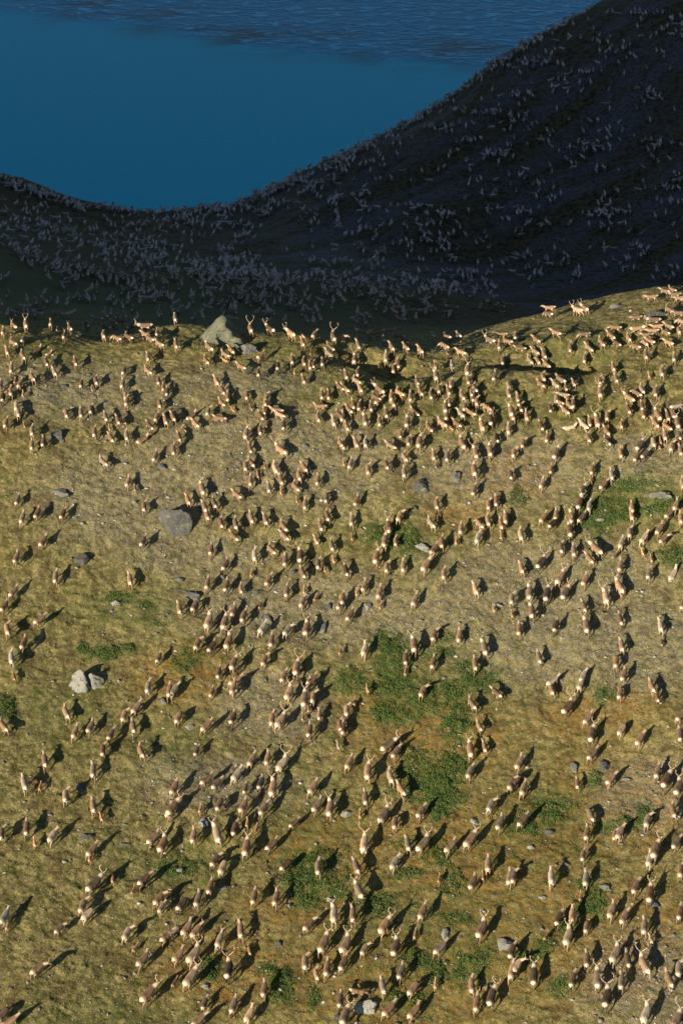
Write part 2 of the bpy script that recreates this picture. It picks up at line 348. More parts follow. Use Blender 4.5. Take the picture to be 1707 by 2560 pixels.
def blobs(lst, soft=1.0):
    a = np.zeros_like(GX); L = np.array(lst, float)
    c, _ = hit(L[:, 0]*K_, L[:, 1]*K_)
    e, _ = hit(L[:, 0]*K_, (L[:, 1]-L[:, 3])*K_); 
    for i, (p, q) in enumerate(zip(c, e)):
        rr = np.linalg.norm(p-np.array([0, 0, CAMZ])); rx = L[i, 2]*K_/F*rr; ry = max(abs(q[1]-p[1]), .3) if abs(q[1]-p[1]) < 40 else 6
        jx = (gx > p[0]-3*rx) & (gx < p[0]+3*rx); jy = (gy > p[1]-3*ry) & (gy < p[1]+3*ry)
        sub = np.ix_(jy, jx)
        d = ((GX[sub]-p[0])/rx)**2 + ((GY[sub]-p[1])/ry)**2
        a[sub] = np.maximum(a[sub], np.exp(-d**1.5*0.8*soft))
    return a
attrs = {'orange': np.clip(blobs(ORANGE)*1.2, 0, 1), 'green': np.clip(blobs(GREEN)*.62 + blobs([l for _, L in SHRUB for l in L], 1.5)*1.0, 0, 1), 'gravel': np.clip(blobs(GRAVEL)*1.1+.12, 0, 1),
         'far': np.clip((GY-290-8*fbm(GX/6, GY/6, 2, 30))/40, 0, 1), 'talus': np.clip((GY-395+GX*.4)/50, 0, 1)*np.clip((GX+45)/40, 0, 1),
         'across': None, 'along': None, 'meadow': np.clip((395-GY)/40, 0, 1)*np.clip((25-GX)/40, 0, 1)}
ny, nx = GX.shape
q_, _ = hit([1100, 1650], [650, 385]); dv = (q_[1]-q_[0])[:2]; dv /= np.linalg.norm(dv)      # run of the talus strips on the ground
wob = 4*fbm(GX/30, GY/30, 2, 61)
attrs['along'] = GX*dv[0]+GY*dv[1]; attrs['across'] = GX*dv[1]-GY*dv[0] + wob
idx = (np.arange(ny-1)[:, None]*nx + np.arange(nx-1)[None])
Q = np.stack([idx, idx+1, idx+nx+1, idx+nx], -1).reshape(-1, 4)
me = np_mesh('hillside', np.stack([GX, GY, GZ], -1).reshape(-1, 3), quads=Q, attrs={k: a for k, a in attrs.items()})
ground = link('hillside', me, mat=M_ground); tag(ground, kind='structure')

# ------------------------------------------------------------------ lake
lx = np.linspace(-3000, 3000, 301); ly = np.concatenate([np.arange(600, 900, 10.), np.arange(900, 1700, 2.5), np.linspace(1700, 6500, 100)])
LX, LY = np.meshgrid(lx, ly)
pu, pv, _ = project(np.stack([LX, LY, np.zeros_like(LX)], -1))
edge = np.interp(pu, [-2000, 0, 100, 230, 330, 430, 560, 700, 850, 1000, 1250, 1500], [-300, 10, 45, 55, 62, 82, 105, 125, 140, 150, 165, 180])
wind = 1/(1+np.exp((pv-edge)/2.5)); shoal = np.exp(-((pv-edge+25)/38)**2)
ni = lx.size; idx = (np.arange(ly.size-1)[:, None]*ni + np.arange(ni-1)[None]); Q = np.stack([idx, idx+1, idx+ni+1, idx+ni], -1).reshape(-1, 4)
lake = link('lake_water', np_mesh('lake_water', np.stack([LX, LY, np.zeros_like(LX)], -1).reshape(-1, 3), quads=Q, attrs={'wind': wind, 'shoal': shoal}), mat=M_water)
tag(lake, kind='structure')
# ------------------------------------------------------------------ stones and boulders
def boulder_mesh(seed, sx, sy, sz, cut=12, sub=4, rough=.10, peak=0.0, cleft=False):
    r_ = np.random.default_rng(seed)
    bm = bmesh.new(); bmesh.ops.create_icosphere(bm, subdivisions=sub, radius=1)
    P = np.array([v.co[:] for v in bm.verts]); T = np.array([[v.index for v in f.verts] for f in bm.faces]); bm.free()
    for _ in range(cut):                                             # plane cuts give the flat broken faces
        nn = r_.normal(size=3); nn[2] = abs(nn[2])*.8; nn /= np.linalg.norm(nn); o = r_.uniform(.30, .62)
        d = P@nn - o; P -= np.outer(np.maximum(d, 0)*.98, nn)
    P += (P/np.maximum(np.linalg.norm(P, axis=1, keepdims=True), .01))*(rough*fbm(P[:, 0]*1.7+seed, P[:, 1]*1.7+P[:, 2]*1.3, 4, seed % 50))[:, None]
    P += .05*fbm(P[:, :1]*7+seed, P[:, 1:2]*7+P[:, 2:]*6, 2, 8)
    P = (P-(P.max(0)+P.min(0))/2)/((P.max(0)-P.min(0))/2)*.97
    if isinstance(peak, list):
        bm = bmesh.new(); bmesh.ops.create_icosphere(bm, subdivisions=4, radius=1); P = np.array([v.co[:] for v in bm.verts]); T = np.array([[v.index for v in f.verts] for f in bm.faces]); bm.free()
        N = np.array([q[:3] for q in peak], float); N /= np.linalg.norm(N, axis=1, keepdims=True); O = np.array([q[3] for q in peak])
        k_ = P@N.T; t = np.where(k_ > 1e-3, O/np.maximum(k_, 1e-3), 9).min(1); P = P*t[:, None]
        P += .15*fbm(P[:, :1]*2.5, P[:, 1:2]*2.5+P[:, 2:]*3.1, 4, 8)*np.array([1, 1, .8]); P -= .05*np.abs(np.sin(P[:, :1]*6+P[:, 2:]*8+P[:, 1:2]*3))**6
    elif peak: P[:, 2] += peak*np.exp(-((P[:, 0]+.1)**2+P[:, 1]**2)*2.2)*(P[:, 2] > 0)
    if cleft: P[:, 2] -= .55*np.exp(-((P[:, 0]-.15+.25*P[:, 1])/.10)**2)*(P[:, 2] > .0); P[:, 1] *= 1-.12*P[:, 0]
    P *= np.array([sx, sy, sz])
    return np_mesh('boulder', P, tris=T, smooth=False)
things = []     # (object, photo u, v, base phrase, size)
#name phrase, photo col,row (1568 view), width px, height px, colour, sz factor, options
G1, G2, G3, G4 = (.14, .14, .13), (.22, .22, .20), (.38, .38, .34), (.13, .15, .18)
ROCKS = [
 ('jagged peaked boulder standing on the crest', 517, 770, 122, 84, (.19, .20, .145), 1.0, dict(peak=[(-.8, -.2, .62, .60), (-.25, -.8, .55, .42), (.72, .10, .62, .42), (.5, -.75, .25, .75), (-.3, .8, .5, .5), (0, 0, -1, .5), (-1, -.3, .1, .95), (1, .0, 0, 1.0), (-.1, -1, .1, .8)])),
 ('broken rocks heaped at the right foot of the peaked boulder', 572, 806, 44, 22, G2, .8, dict(cut=7, rough=.3)),
 ('big rounded dark grey boulder', 403, 1197, 78, 72, (.16, .16, .15), .95, dict(cut=6, rough=.14, sub=4)),
 ('pale split boulder with a notch in its top edge', 196, 1562, 88, 62, G3, .8, dict(cut=7, rough=.14, cleft=True, sub=4)),
 ('flat grey slab at the upper left', 128, 996, 50, 28, G1, .4, {}),
 ('round grey boulder, left one of two near the right centre', 965, 1112, 43, 38, G1, .6, {}),
 ('blocky grey boulder, right one of two near the right centre', 1046, 1090, 36, 34, G2, .6, {}),
 ('oval dark boulder at the left', 190, 1278, 44, 33, G1, .55, {}),
 ('mottled black and white boulder low on the right', 1163, 2166, 48, 38, G3, .55, {}),
 ('flat topped white boulder at the bottom edge', 840, 2308, 58, 34, (.50, .50, .45), .45, {}),
 ('flat white rock beside a bright willow patch', 970, 1257, 46, 22, G3, .4, {}),
 ('light hump of rock half buried at the left', 138, 1128, 44, 24, G2, .4, {}),
 ('grey lichened stone at the left centre', 443, 1366, 38, 26, G2, .45, {}),
 ('pale square slab near the middle', 612, 1418, 32, 24, G2, .3, {}),
 ('tall narrow grey stone near the middle', 741, 1434, 18, 34, G2, .5, {}),
 ('right hand stone of the grey pair above the bottom right', 1387, 1758, 28, 28, G1, .6, {}),
 ('left hand stone of the grey pair above the bottom right', 1317, 1758, 23, 28, G2, .7, {}),
 ('dark stone by the left hand cows', 183, 1805, 32, 22, G1, .5, {}),
 ('upright yellowish grey stone in the lower middle', 1021, 2143, 21, 30, G3, .9, {}),
 ('grey dome of rock at the lower right', 1390, 2035, 32, 22, G2, .5, {}),
 ('pale broken outcrop at the right edge', 1508, 1136, 62, 26, G2, .45, dict(cut=9, rough=.3, sub=4)),
 ('long outcrop beside the packed caribou on the right crest', 1505, 722, 62, 20, G1, .4, dict(cut=9, rough=.3, sub=4)),
 ('flat slab on the right skyline crest', 1416, 704, 34, 9, G2, .35, {}),
 ('pale cube of stone left of the lower centre', 375, 1607, 24, 22, G2, .6, {}),
 ('bluish white stone among the lower left bulls', 468, 1886, 28, 24, (.30, .34, .37), .6, {}),
 ('small bright slab under a lone cow at left centre', 435, 1668, 27, 15, G3, .35, {}),
 ('pale stone right of the lower left pack', 410, 1997, 22, 15, G3, .5, {}),
 ('grey cube below the lower left pack', 515, 2035, 19, 16, G2, .6, {}),
 ('two-pointed grey stone low in the left middle', 640, 2165, 16, 24, G2, .9, {}),
 ('white triangular stone by the dark thicket', 665, 2078, 12, 16, G3, .9, {}),
 ('ragged pale stone inside the dark thicket', 757, 2066, 24, 15, G3, .5, {}),
 ('pale oval stone left of the middle bulls', 796, 1867, 31, 17, G3, .4, {}),
 ('pale stone with dark side in the centre right', 1088, 1884, 24, 18, G3, .6, {}),
 ('small dark boulder in the wide willow patch', 1260, 1910, 24, 18, G1, .6, {}),
 ('triangular pale stone in the middle', 845, 1388, 20, 22, G3, .5, {}),
 ('grey stone beside the tall narrow stone', 756, 1391, 20, 22, G1, .7, {}),
 ('round stone half hidden behind a bull', 1350, 1655, 26, 24, G1, .6, {}),
 ('faint grey slab at lower left', 285, 1938, 26, 12, G2, .3, {}),
 ('long low slab by the lower left cows', 197, 1920, 36, 12, G1, .35, {}),
 ('hollow white stone above the right centre', 1142, 1390, 25, 12, G3, .5, {}),
 ('jumbled pale stone in the thin willow strip', 266, 1384, 26, 13, G3, .6, {}),
 ('small blue grey stone at left', 373, 1068, 20, 16, G4, .6, {}),
 ('low grey rock above the centre', 700, 1024, 20, 11, G2, .5, {}),
 ('light stone under the upper centre crowd', 830, 1117, 26, 12, G2, .4, {}),
 ('scattered grey stone left of the round boulder', 950, 1165, 19, 13, G2, .6, {}),
 ('flat stone high at the left', 212, 888, 22, 10, G2, .4, {}),
 ('dark stone high at the left', 148, 886, 20, 12, G1, .5, {}),
 ('grey stone high at the left middle', 368, 962, 18, 12, G1, .7, {}),
 ('white flat rock in the willow thicket at the right', 1377, 1194, 28, 9, G3, .4, {}),
 ('long pale slab left of centre', 413, 1331, 25, 12, G2, .4, {}),
 ('long flat slab in the left centre', 604, 1427, 0, 0, G2, .3, {}),
 ('thin grey slab in the middle left', 590, 1359, 34, 9, G1, .3, {}),
 ('dark cube of stone in the middle left', 672, 1314, 20, 13, G1, .7, {}),
 ('low pale stone at the upper middle left', 508, 1325, 24, 11, G2, .5, {}),
 ('pale stone near the right lower bulls', 1300, 1985, 20, 12, G2, .5, {}),
 ('small white stone above the right lower bulls', 1330, 1662, 0, 0, G3, .5, {}),
 ('blue slab in the bottom right herd', 1504, 2075, 24, 20, G4, .5, {}),
 ('mottled stone right of the bottom right bulls', 1478, 2228, 26, 20, G2, .5, {}),
 ('white stone beside the willow strip', 1218, 1945, 20, 14, G3, .6, {}),
 ('thin pale slab in the lower right', 1245, 2060, 22, 12, G3, .5, {}),
 ('grey stone right of the heart-shaped thicket', 1155, 2020, 0, 0, G2, .5, {}),
 ('pale stone near the far right lower cows', 1440, 1790, 30, 14, G2, .4, {}),
 ('dark stone at the bottom middle', 775, 2335, 22, 14, G1, .6, {}),
 ('pale stone at the foot of the bottom left cow', 470, 2262, 22, 14, G3, .5, {}),
]
ROCKS = [r for r in ROCKS if r[3] > 0]
ra = np.array([(r[1], r[2], r[3], r[4]) for r in ROCKS], float)*K_
rp, rr = hit(ra[:, 0], ra[:, 1]+ra[:, 3]*.15)
LM = []   # landmarks: (u, v, phrase)
for i, (ph, x, y, wpx, hpx, colr, szf, opt) in enumerate(ROCKS):
    sx = ra[i, 2]/F*rr[i]/2*1.08; hh = ra[i, 3]/F*rr[i]
    sz = max(sx*szf, .12); sy = max((hh - sz*.75*.75)/1.35, sx*.45)
    if i == 0: sz, sy = hh*.86, sx*.75
    o = link('boulder' if ra[i, 2] > 32 else 'stone', boulder_mesh(40+i, sx, sy, sz, **opt), mat=M_rock)
    o.color = (*colr, 1); o.location = (rp[i, 0], rp[i, 1], rp[i, 2] + sz*.10); o.rotation_euler = (R(10) if i > 1 else 0, 0, 0)
    if i not in (0, 2, 3, 9): o.rotation_euler.z = R(random.uniform(-12, 12))
    tag(o, ph, 'boulder' if ra[i, 2] > 32 else 'stone', 'boulders and stones on the hillside')
    LM.append((ra[i, 0], ra[i, 1], ph))
# loose gravel and small slabs
def scatter_stones(m):
    bm = bmesh.new(); bmesh.ops.create_icosphere(bm, subdivisions=1, radius=1)
    P0 = np.array([v.co[:] for v in bm.verts]); T0 = np.array([[v.index for v in f.verts] for f in bm.faces]); bm.free()
    u = rng.uniform(-40, 1747, m); v = 740 + (2620-740)*rng.uniform(0, 1, m)**.9
    p, _ = hit(u, v, step=2.); gv = bil(gx, gy, attrs['gravel'], p[:, 0], p[:, 1])
    keep = rng.uniform(0, 1, m) < .22 + .9*gv; p = p[keep]; k = len(p)
    s = .04 + .045*rng.pareto(2.3, k); s = np.where(s > .36, rng.uniform(.08, .36, k), s)
    an = rng.uniform(0, 6.28, k); asp = rng.uniform(.45, 1, k); fl = rng.uniform(.18, .5, k)
    V = P0[None]*(1+.38*rng.normal(size=(k, len(P0), 1))); V = np.clip(V, -.75, .75)*np.stack([s, s*asp, s*fl], -1)[:, None]
    c, d = np.cos(an)[:, None], np.sin(an)[:, None]
    V = np.stack([V[..., 0]*c-V[..., 1]*d, V[..., 0]*d+V[..., 1]*c, V[..., 2]], -1) + p[:, None]; V[..., 2] += (s*.12)[:, None]
    T = (T0[None] + (np.arange(k)*len(P0))[:, None, None]).reshape(-1, 3)
    g = .10+.34*rng.uniform(0, 1, k)**1.5; tint = np.stack([g, g*.98, g*.9], -1)
    return np_mesh('gravel', V.reshape(-1, 3), tris=T, smooth=False, colattr=np.repeat(tint, len(P0), 0))
mg, tg, bg_ = mat('gravel_stone'); gg = NT(tg)
gg.l(gg.mix(gg.ramp(gg.noise(gg.n('ShaderNodeTexCoord').outputs['Object'], 12, 3), .4, .6, 0., .5), gg.attr('tint').outputs['Color'], (.08, .08, .07)), bg_.inputs['Base Color']); bg_.inputs['Roughness'].default_value = .9
tag(link('gravel', scatter_stones(42000), mat=mg), 'loose grey and pale stones strewn over the hillside', 'gravel', kind='stuff')

# ------------------------------------------------------------------ willow scrub: leaf clumps filling low domes
def leaves(P, nrm, size):
    k = len(P); a = rng.normal(size=(k, 3)); a /= np.linalg.norm(a, axis=1, keepdims=True)
    nn = nrm + .8*rng.normal(size=(k, 3)); nn /= np.linalg.norm(nn, axis=1, keepdims=True)
    t = np.cross(nn, a); t /= np.linalg.norm(t, axis=1, keepdims=True); b = np.cross(nn, t)
    s = size[:, None]; V = np.stack([P - t*s*.5, P + b*s*.28 + nn*s*.06, P + t*s*.6, P - b*s*.28 + nn*s*.06], 1)
    return V.reshape(-1, 3), np.arange(k*4).reshape(-1, 4)
for ph, lobes in SHRUB:
    L = np.array(lobes, float)*K_; c, r = hit(L[:, 0], L[:, 1]); e, _ = hit(L[:, 0], L[:, 1]-L[:, 3])
    PP = []; NN = []; SS = []; hgt = .9 if 'tall bush' in ph or 'dark willow cluster' in ph else .34
    if 'thin' in ph or 'faint' in ph: hgt = .3
    for j in range(len(L)):
        rx = L[j, 2]/F*r[j]; ry = max(abs(e[j, 1]-c[j, 1]), .4)
        m = int(rx*ry*math.pi*(340 if hgt > .32 else 240))
        an = rng.uniform(0, 2*math.pi, m); q = np.sqrt(rng.uniform(0, 1.9, m))
        edge_ = 1 + .38*vnoise(np.cos(an)*2.2+j*7+c[j, 0], np.sin(an)*2.2+c[j, 1], 3) + .2*vnoise(np.cos(an)*6+c[j, 0], np.sin(an)*6, 4)
        x = c[j, 0] + rx*q*np.cos(an)*edge_; y = c[j, 1] + ry*q*np.sin(an)*edge_
        hum = fbm(x*1.5, y*1.5, 3, 21); keep = (hum + .55 - np.maximum(q-.5, 0)*1.15 + .30*rng.normal(size=m)) > 0
        x, y, q, hum = x[keep], y[keep], q[keep], hum[keep]
        top = hgt*np.clip(1.15-q*.85, .12, 1)*(.62+.65*hum); top = np.maximum(top, .06); f = rng.uniform(0, 1, len(x))**.6
        PP.append(np.stack([x, y, height(x, y) + top*f], -1))
        NN.append(np.stack([.4*(x-c[j, 0])/rx, .4*(y-c[j, 1])/ry, np.ones_like(x)], -1)); SS.append(rng.uniform(.09, .20, len(x)))
    P = np.concatenate(PP); V, Qd = leaves(P, np.concatenate(NN), np.concatenate(SS))
    o0 = P.mean(0); me = np_mesh('willow_shrub', V-o0, quads=Qd, smooth=False, attrs={'leaf': np.repeat(rng.uniform(0, 1, len(P)), 4)})
    o = link('willow_shrub', me, mat=M_leaf); o.location = o0; tag(o, ph, 'shrub', 'willow shrubs on the hillside')
    LM.append((L[0, 0], L[0, 1], ph))
# tufts of sedge and heath: uncountable ground cover
M_tuft = leaf_material('sedge_tufts', (.13, .12, .035), (.30, .25, .10))
def tufts(m):
    u = rng.uniform(-30, 1737, m); v = rng.uniform(745, 2610, m); p, _ = hit(u, v, step=2.)
    k = fbm(p[:, 0]/1.8, p[:, 1]/1.8, 3, 77) + .4*rng.uniform(-1, 1, m) - .5*bil(gx, gy, attrs['gravel'], p[:, 0], p[:, 1]) > -.22; p = p[k]
    p[:, 2] += rng.uniform(.0, .07, len(p)); V, Qd = leaves(p, np.tile([0, 0, 1.], (len(p), 1)), rng.uniform(.06, .15, len(p)))
    g = bil(gx, gy, attrs['green'], p[:, 0], p[:, 1])
    return np_mesh('grass_tufts', V, quads=Qd, smooth=False, attrs={'leaf': np.repeat(rng.uniform(0, 1, len(p)), 4)})
tag(link('grass_tufts', tufts(170000), mat=M_tuft), 'short dry sedge and heath covering the slope', 'grass', kind='stuff')

# ------------------------------------------------------------------ caribou
def chain(out, pts, step=.45):
    for (a, ra_), (b, rb) in zip(pts[:-1], pts[1:]):
        a = np.array(a); b = np.array(b); L = np.linalg.norm(b-a); m = max(1, int(L/(min(ra_, rb)*step)))
        for i in range(m): t = i/m; out.append((a*(1-t)+b*t, ra_*(1-t)+rb*t))
    out.append((np.array(pts[-1][0]), pts[-1][1]))
def caribou(kind='cow', phase=0.0, yaw=0.0, graze=False, lying=False, low=1.0):
    """Faces +Y, hooves at z = 0.  Returns body mesh arrays and the head frame."""
    bull = kind == 'bull'; calf = kind == 'calf'
    leg = .94 if not lying else .30; B = 1.04 if bull else (.76 if calf else .92)
    z0 = leg
    S = []
    chain(S, [((0, -.66, z0+.02), .19*B), ((0, -.45, z0+.04), .235*B), ((0, -.1, z0-.02), .265*B), ((0, .28, z0+.0), .27*B), ((0, .50, z0+.06), .225*B)])
    for sx in (-.06, .06): chain(S, [((sx, -.6, z0), .17*B), ((sx*1.2, -.1, z0-.04), .235*B), ((sx, .4, z0), .22*B)])
    cy_, sy_ = math.cos(yaw), math.sin(yaw)
    def hd(x, y, z): return (x*cy_ - y*sy_, .5 + x*sy_ + y*cy_, z)
    if graze: nk = [hd(0, .05, z0+.05), hd(0, .36, z0-.16), hd(0, .56, z0-.42), hd(0, .66, z0-.74)]
    elif lying: nk = [hd(0, .05, z0+.1), hd(0, .26, z0+.32), hd(0, .36, z0+.52), hd(0, .66, z0+.42)]
    else: nk = [hd(0, .03, z0+.08), hd(0, .28, z0+.16), hd(0, .50, z0+.25), hd(0, .80, z0+.08)]
    nr = [.20*B, .145*B*(1.2 if bull else 1), .108*B, .058*B]
    chain(S, list(zip(nk[:3], nr[:3]))); chain(S, [(nk[2], .105), (tuple(np.array(nk[2])*.5+np.array(nk[3])*.5), .088), (nk[3], .06)])
    if bull: chain(S, [((0, .52, z0-.1), .15), (tuple(np.array(nk[1])-np.array([0, 0, .12])), .12)])   # mane
    hc = np.array(nk[2]); side = np.array([cy_, sy_, 0]); fw = np.array(nk[3])-hc; fw /= np.linalg.norm(fw); up = np.cross(side, fw)
    for s in (-1, 1): chain(S, [(tuple(hc+side*s*.07+up*.06), .035), (tuple(hc+side*s*.19+up*.10-fw*.05), .025)])    # ears
    chain(S, [((0, -.82, z0+.10), .06*B), ((0, -.92, z0+.03), .045)])                                             # tail
    legs = []
    for s in (-1, 1):
        for fr in (0, 1):
            ph = phase + (0 if s > 0 else math.pi) + (0 if fr else .5*math.pi); sw = .25*math.sin(ph); lift = .07*max(0, math.cos(ph))
            if lying:
                if fr: chain(S, [((s*.16, .42, .2), .10), ((s*.2, .66, .09), .05), ((s*.16, .40, .04), .035)])
                else: chain(S, [((s*.2, -.45, .24), .16), ((s*.3, -.1, .1), .07), ((s*.27, -.5, .05), .04)])
                continue
            if fr:
                pts = [((s*.13, .44, z0-.06), .13*B), ((s*.145, .40+sw*.2, z0-.30), .082*B), ((s*.14, .44+sw*.55, z0*.44+lift), .052), ((s*.13, .43+sw, .11+lift), .042), ((s*.13, .47+sw, .03+lift), .052)]
            else:
                pts = [((s*.13, -.50, z0-.04), .18*B), ((s*.15, -.36+sw*.3, z0-.28), .115*B), ((s*.14, -.62+sw*.6, z0*.50+lift*.6), .060), ((s*.13, -.58+sw, .11+lift), .043), ((s*.13, -.53+sw, .03+lift), .054)]
            chain(S, pts)
    bm = bmesh.new()
    for c, r in S: bmesh.ops.create_icosphere(bm, subdivisions=1 if r < .1 else 2, radius=r*1.03, matrix=Matrix.Translation(Vector(c)))
    me = bpy.data.meshes.new('tmp'); bm.to_mesh(me); bm.free()
    o = bpy.data.objects.new('tmp', me); col.objects.link(o)
    rm = o.modifiers.new('r', 'REMESH'); rm.mode = 'VOXEL'; rm.voxel_size = .024
    smm = o.modifiers.new('s', 'SMOOTH'); smm.factor = .5; smm.iterations = 2
    de = o.modifiers.new('d', 'DECIMATE'); de.ratio = .16*low
    ev = o.evaluated_get(bpy.context.evaluated_depsgraph_get()); m2 = bpy.data.meshes.new_from_object(ev)
    m2.calc_loop_triangles()
    V = np.zeros(len(m2.vertices)*3, np.float32); m2.vertices.foreach_get('co', V); V = V.reshape(-1, 3)
    T = np.zeros(len(m2.loop_triangles)*3, np.int32); m2.loop_triangles.foreach_get('vertices', T); T = T.reshape(-1, 3)
    bpy.data.objects.remove(o); bpy.data.meshes.remove(m2); bpy.data.meshes.remove(me)
    x, y, z = V.T
    sm = lambda a, lo, hi: np.clip((a-lo)/(hi-lo), 0, 1)
    dneck = np.linalg.norm(V-np.array(nk[1]), axis=1)
    pale = np.maximum(sm(-y, .63, .74)*sm(z, z0-.42, z0-.25), .85*sm(z0-.14-z, 0, .08)*sm(z, z0-.34, z0-.26)*(np.abs(y) < .5))
    pale = np.maximum(pale, (.75 if bull else .35)*sm(.30-dneck, 0, .12))
    dark = np.maximum(.2*sm(z0-.34-z, 0, .12)*(not lying), .8*sm(.16-np.linalg.norm(V-np.array(nk[3]), axis=1), 0, .08))
    dark = np.maximum(dark, .55*sm(.20-np.abs(x), 0, .16)*sm(z, z0+.12, z0+.22)*(y > -.6)*(y < .5))
    if calf: pale = pale*.6
    return V, T, pale, dark*(1-pale), (hc, side, fw, up)
def antler(frame, s, size, var=0):
    hc, side, fw, up = frame; st = s*side
    base = hc + up*.09 + st*.05; bk = -fw*.75+up*.25; U = up*.9-fw*.1+np.array([0, 0, .3]); U /= np.linalg.norm(U)
    main = [base + size*(st*a + U*b + bk*c) for a, b, c in ((0, 0, 0), (.16, .10, .12), (.33, .26, .26), (.42, .48, .27), (.40, .68, .14), (.30, .84, -.02))]
    br = [(main, .024), ([main[0], base + size*(st*.06+U*.10-bk*.20), base + size*(st*.02+U*.20-bk*.40)], .018),
          ([main[1], base + size*(st*.22+U*.26-bk*.14), base + size*(st*.20+U*.36-bk*.30)], .016),
          ([main[3], base + size*(st*.50+U*.60+bk*.34)], .014), ([main[4], base + size*(st*.50+U*.86+bk*.06)], .016), ([main[4], base+size*(st*.26+U*.86+bk*.22)], .013)]
    if size < .5: br = [(main[:5], .014), (br[1][0][:2], .011)]
    V = []; T = []
    for pts, r0 in br:
        r0 *= 1.35 if size > .5 else 1.1; pts = np.array(pts); base_i = len(V)
        for i, p in enumerate(pts):
            d = pts[min(i+1, len(pts)-1)] - pts[max(i-1, 0)]; d /= np.linalg.norm(d)
            a = np.cross(d, [.3, .2, 1]); a /= np.linalg.norm(a); b = np.cross(d, a); rr_ = r0*(1-.6*i/(len(pts)-1))
            for k in range(5): V.append(p + rr_*(a*math.cos(k*1.2566)+b*math.sin(k*1.2566)))
        for i in range(len(pts)-1):
            for k in range(5):
                q = base_i+i*5; k2 = (k+1) % 5; T += [(q+k, q+k2, q+5+k2), (q+k, q+5+k2, q+5+k)]
        e = base_i+(len(pts)-1)*5; T += [(e, e+1, e+2), (e, e+2, e+3), (e, e+3, e+4)]
    return np.array(V), np.array(T)
VAR = {}
def variant(key, low=1.0, **k):
    V, T, pale, dark, fr = caribou(low=low, **k); an = {}
    for nm, sz in (('big', .95), ('mid', .58), ('small', .34)): an[nm] = [antler(fr, s, sz) for s in (-1, 1)]
    VAR[key] = dict(V=V, T=T, pale=pale, dark=dark, an=an)
variant('cow0', kind='cow', phase=.4); variant('cow1', kind='cow', phase=2.2, yaw=.25); variant('cow2', kind='cow', phase=3.9, yaw=-.35); variant('cow3', kind='cow', phase=5.2, yaw=-.9)
variant('graze0', kind='cow', phase=1.2, graze=True); variant('graze1', kind='cow', phase=4.2, graze=True, yaw=.4)
variant('bull0', kind='bull', phase=.7); variant('bull1', kind='bull', phase=3.6, yaw=-.3); variant('bull2', kind='bull', phase=2.0, yaw=.35)
variant('calf0', kind='calf', phase=.9); variant('calf1', kind='calf', phase=3.2, yaw=.3)
variant('lying', kind='cow', lying=True, yaw=.2)
for i in range(3): variant('far%d' % i, low=.34, kind='cow', phase=1.3*i, yaw=.3*i-.3)
variant('fargraze', low=.34, kind='cow', phase=2, graze=True)

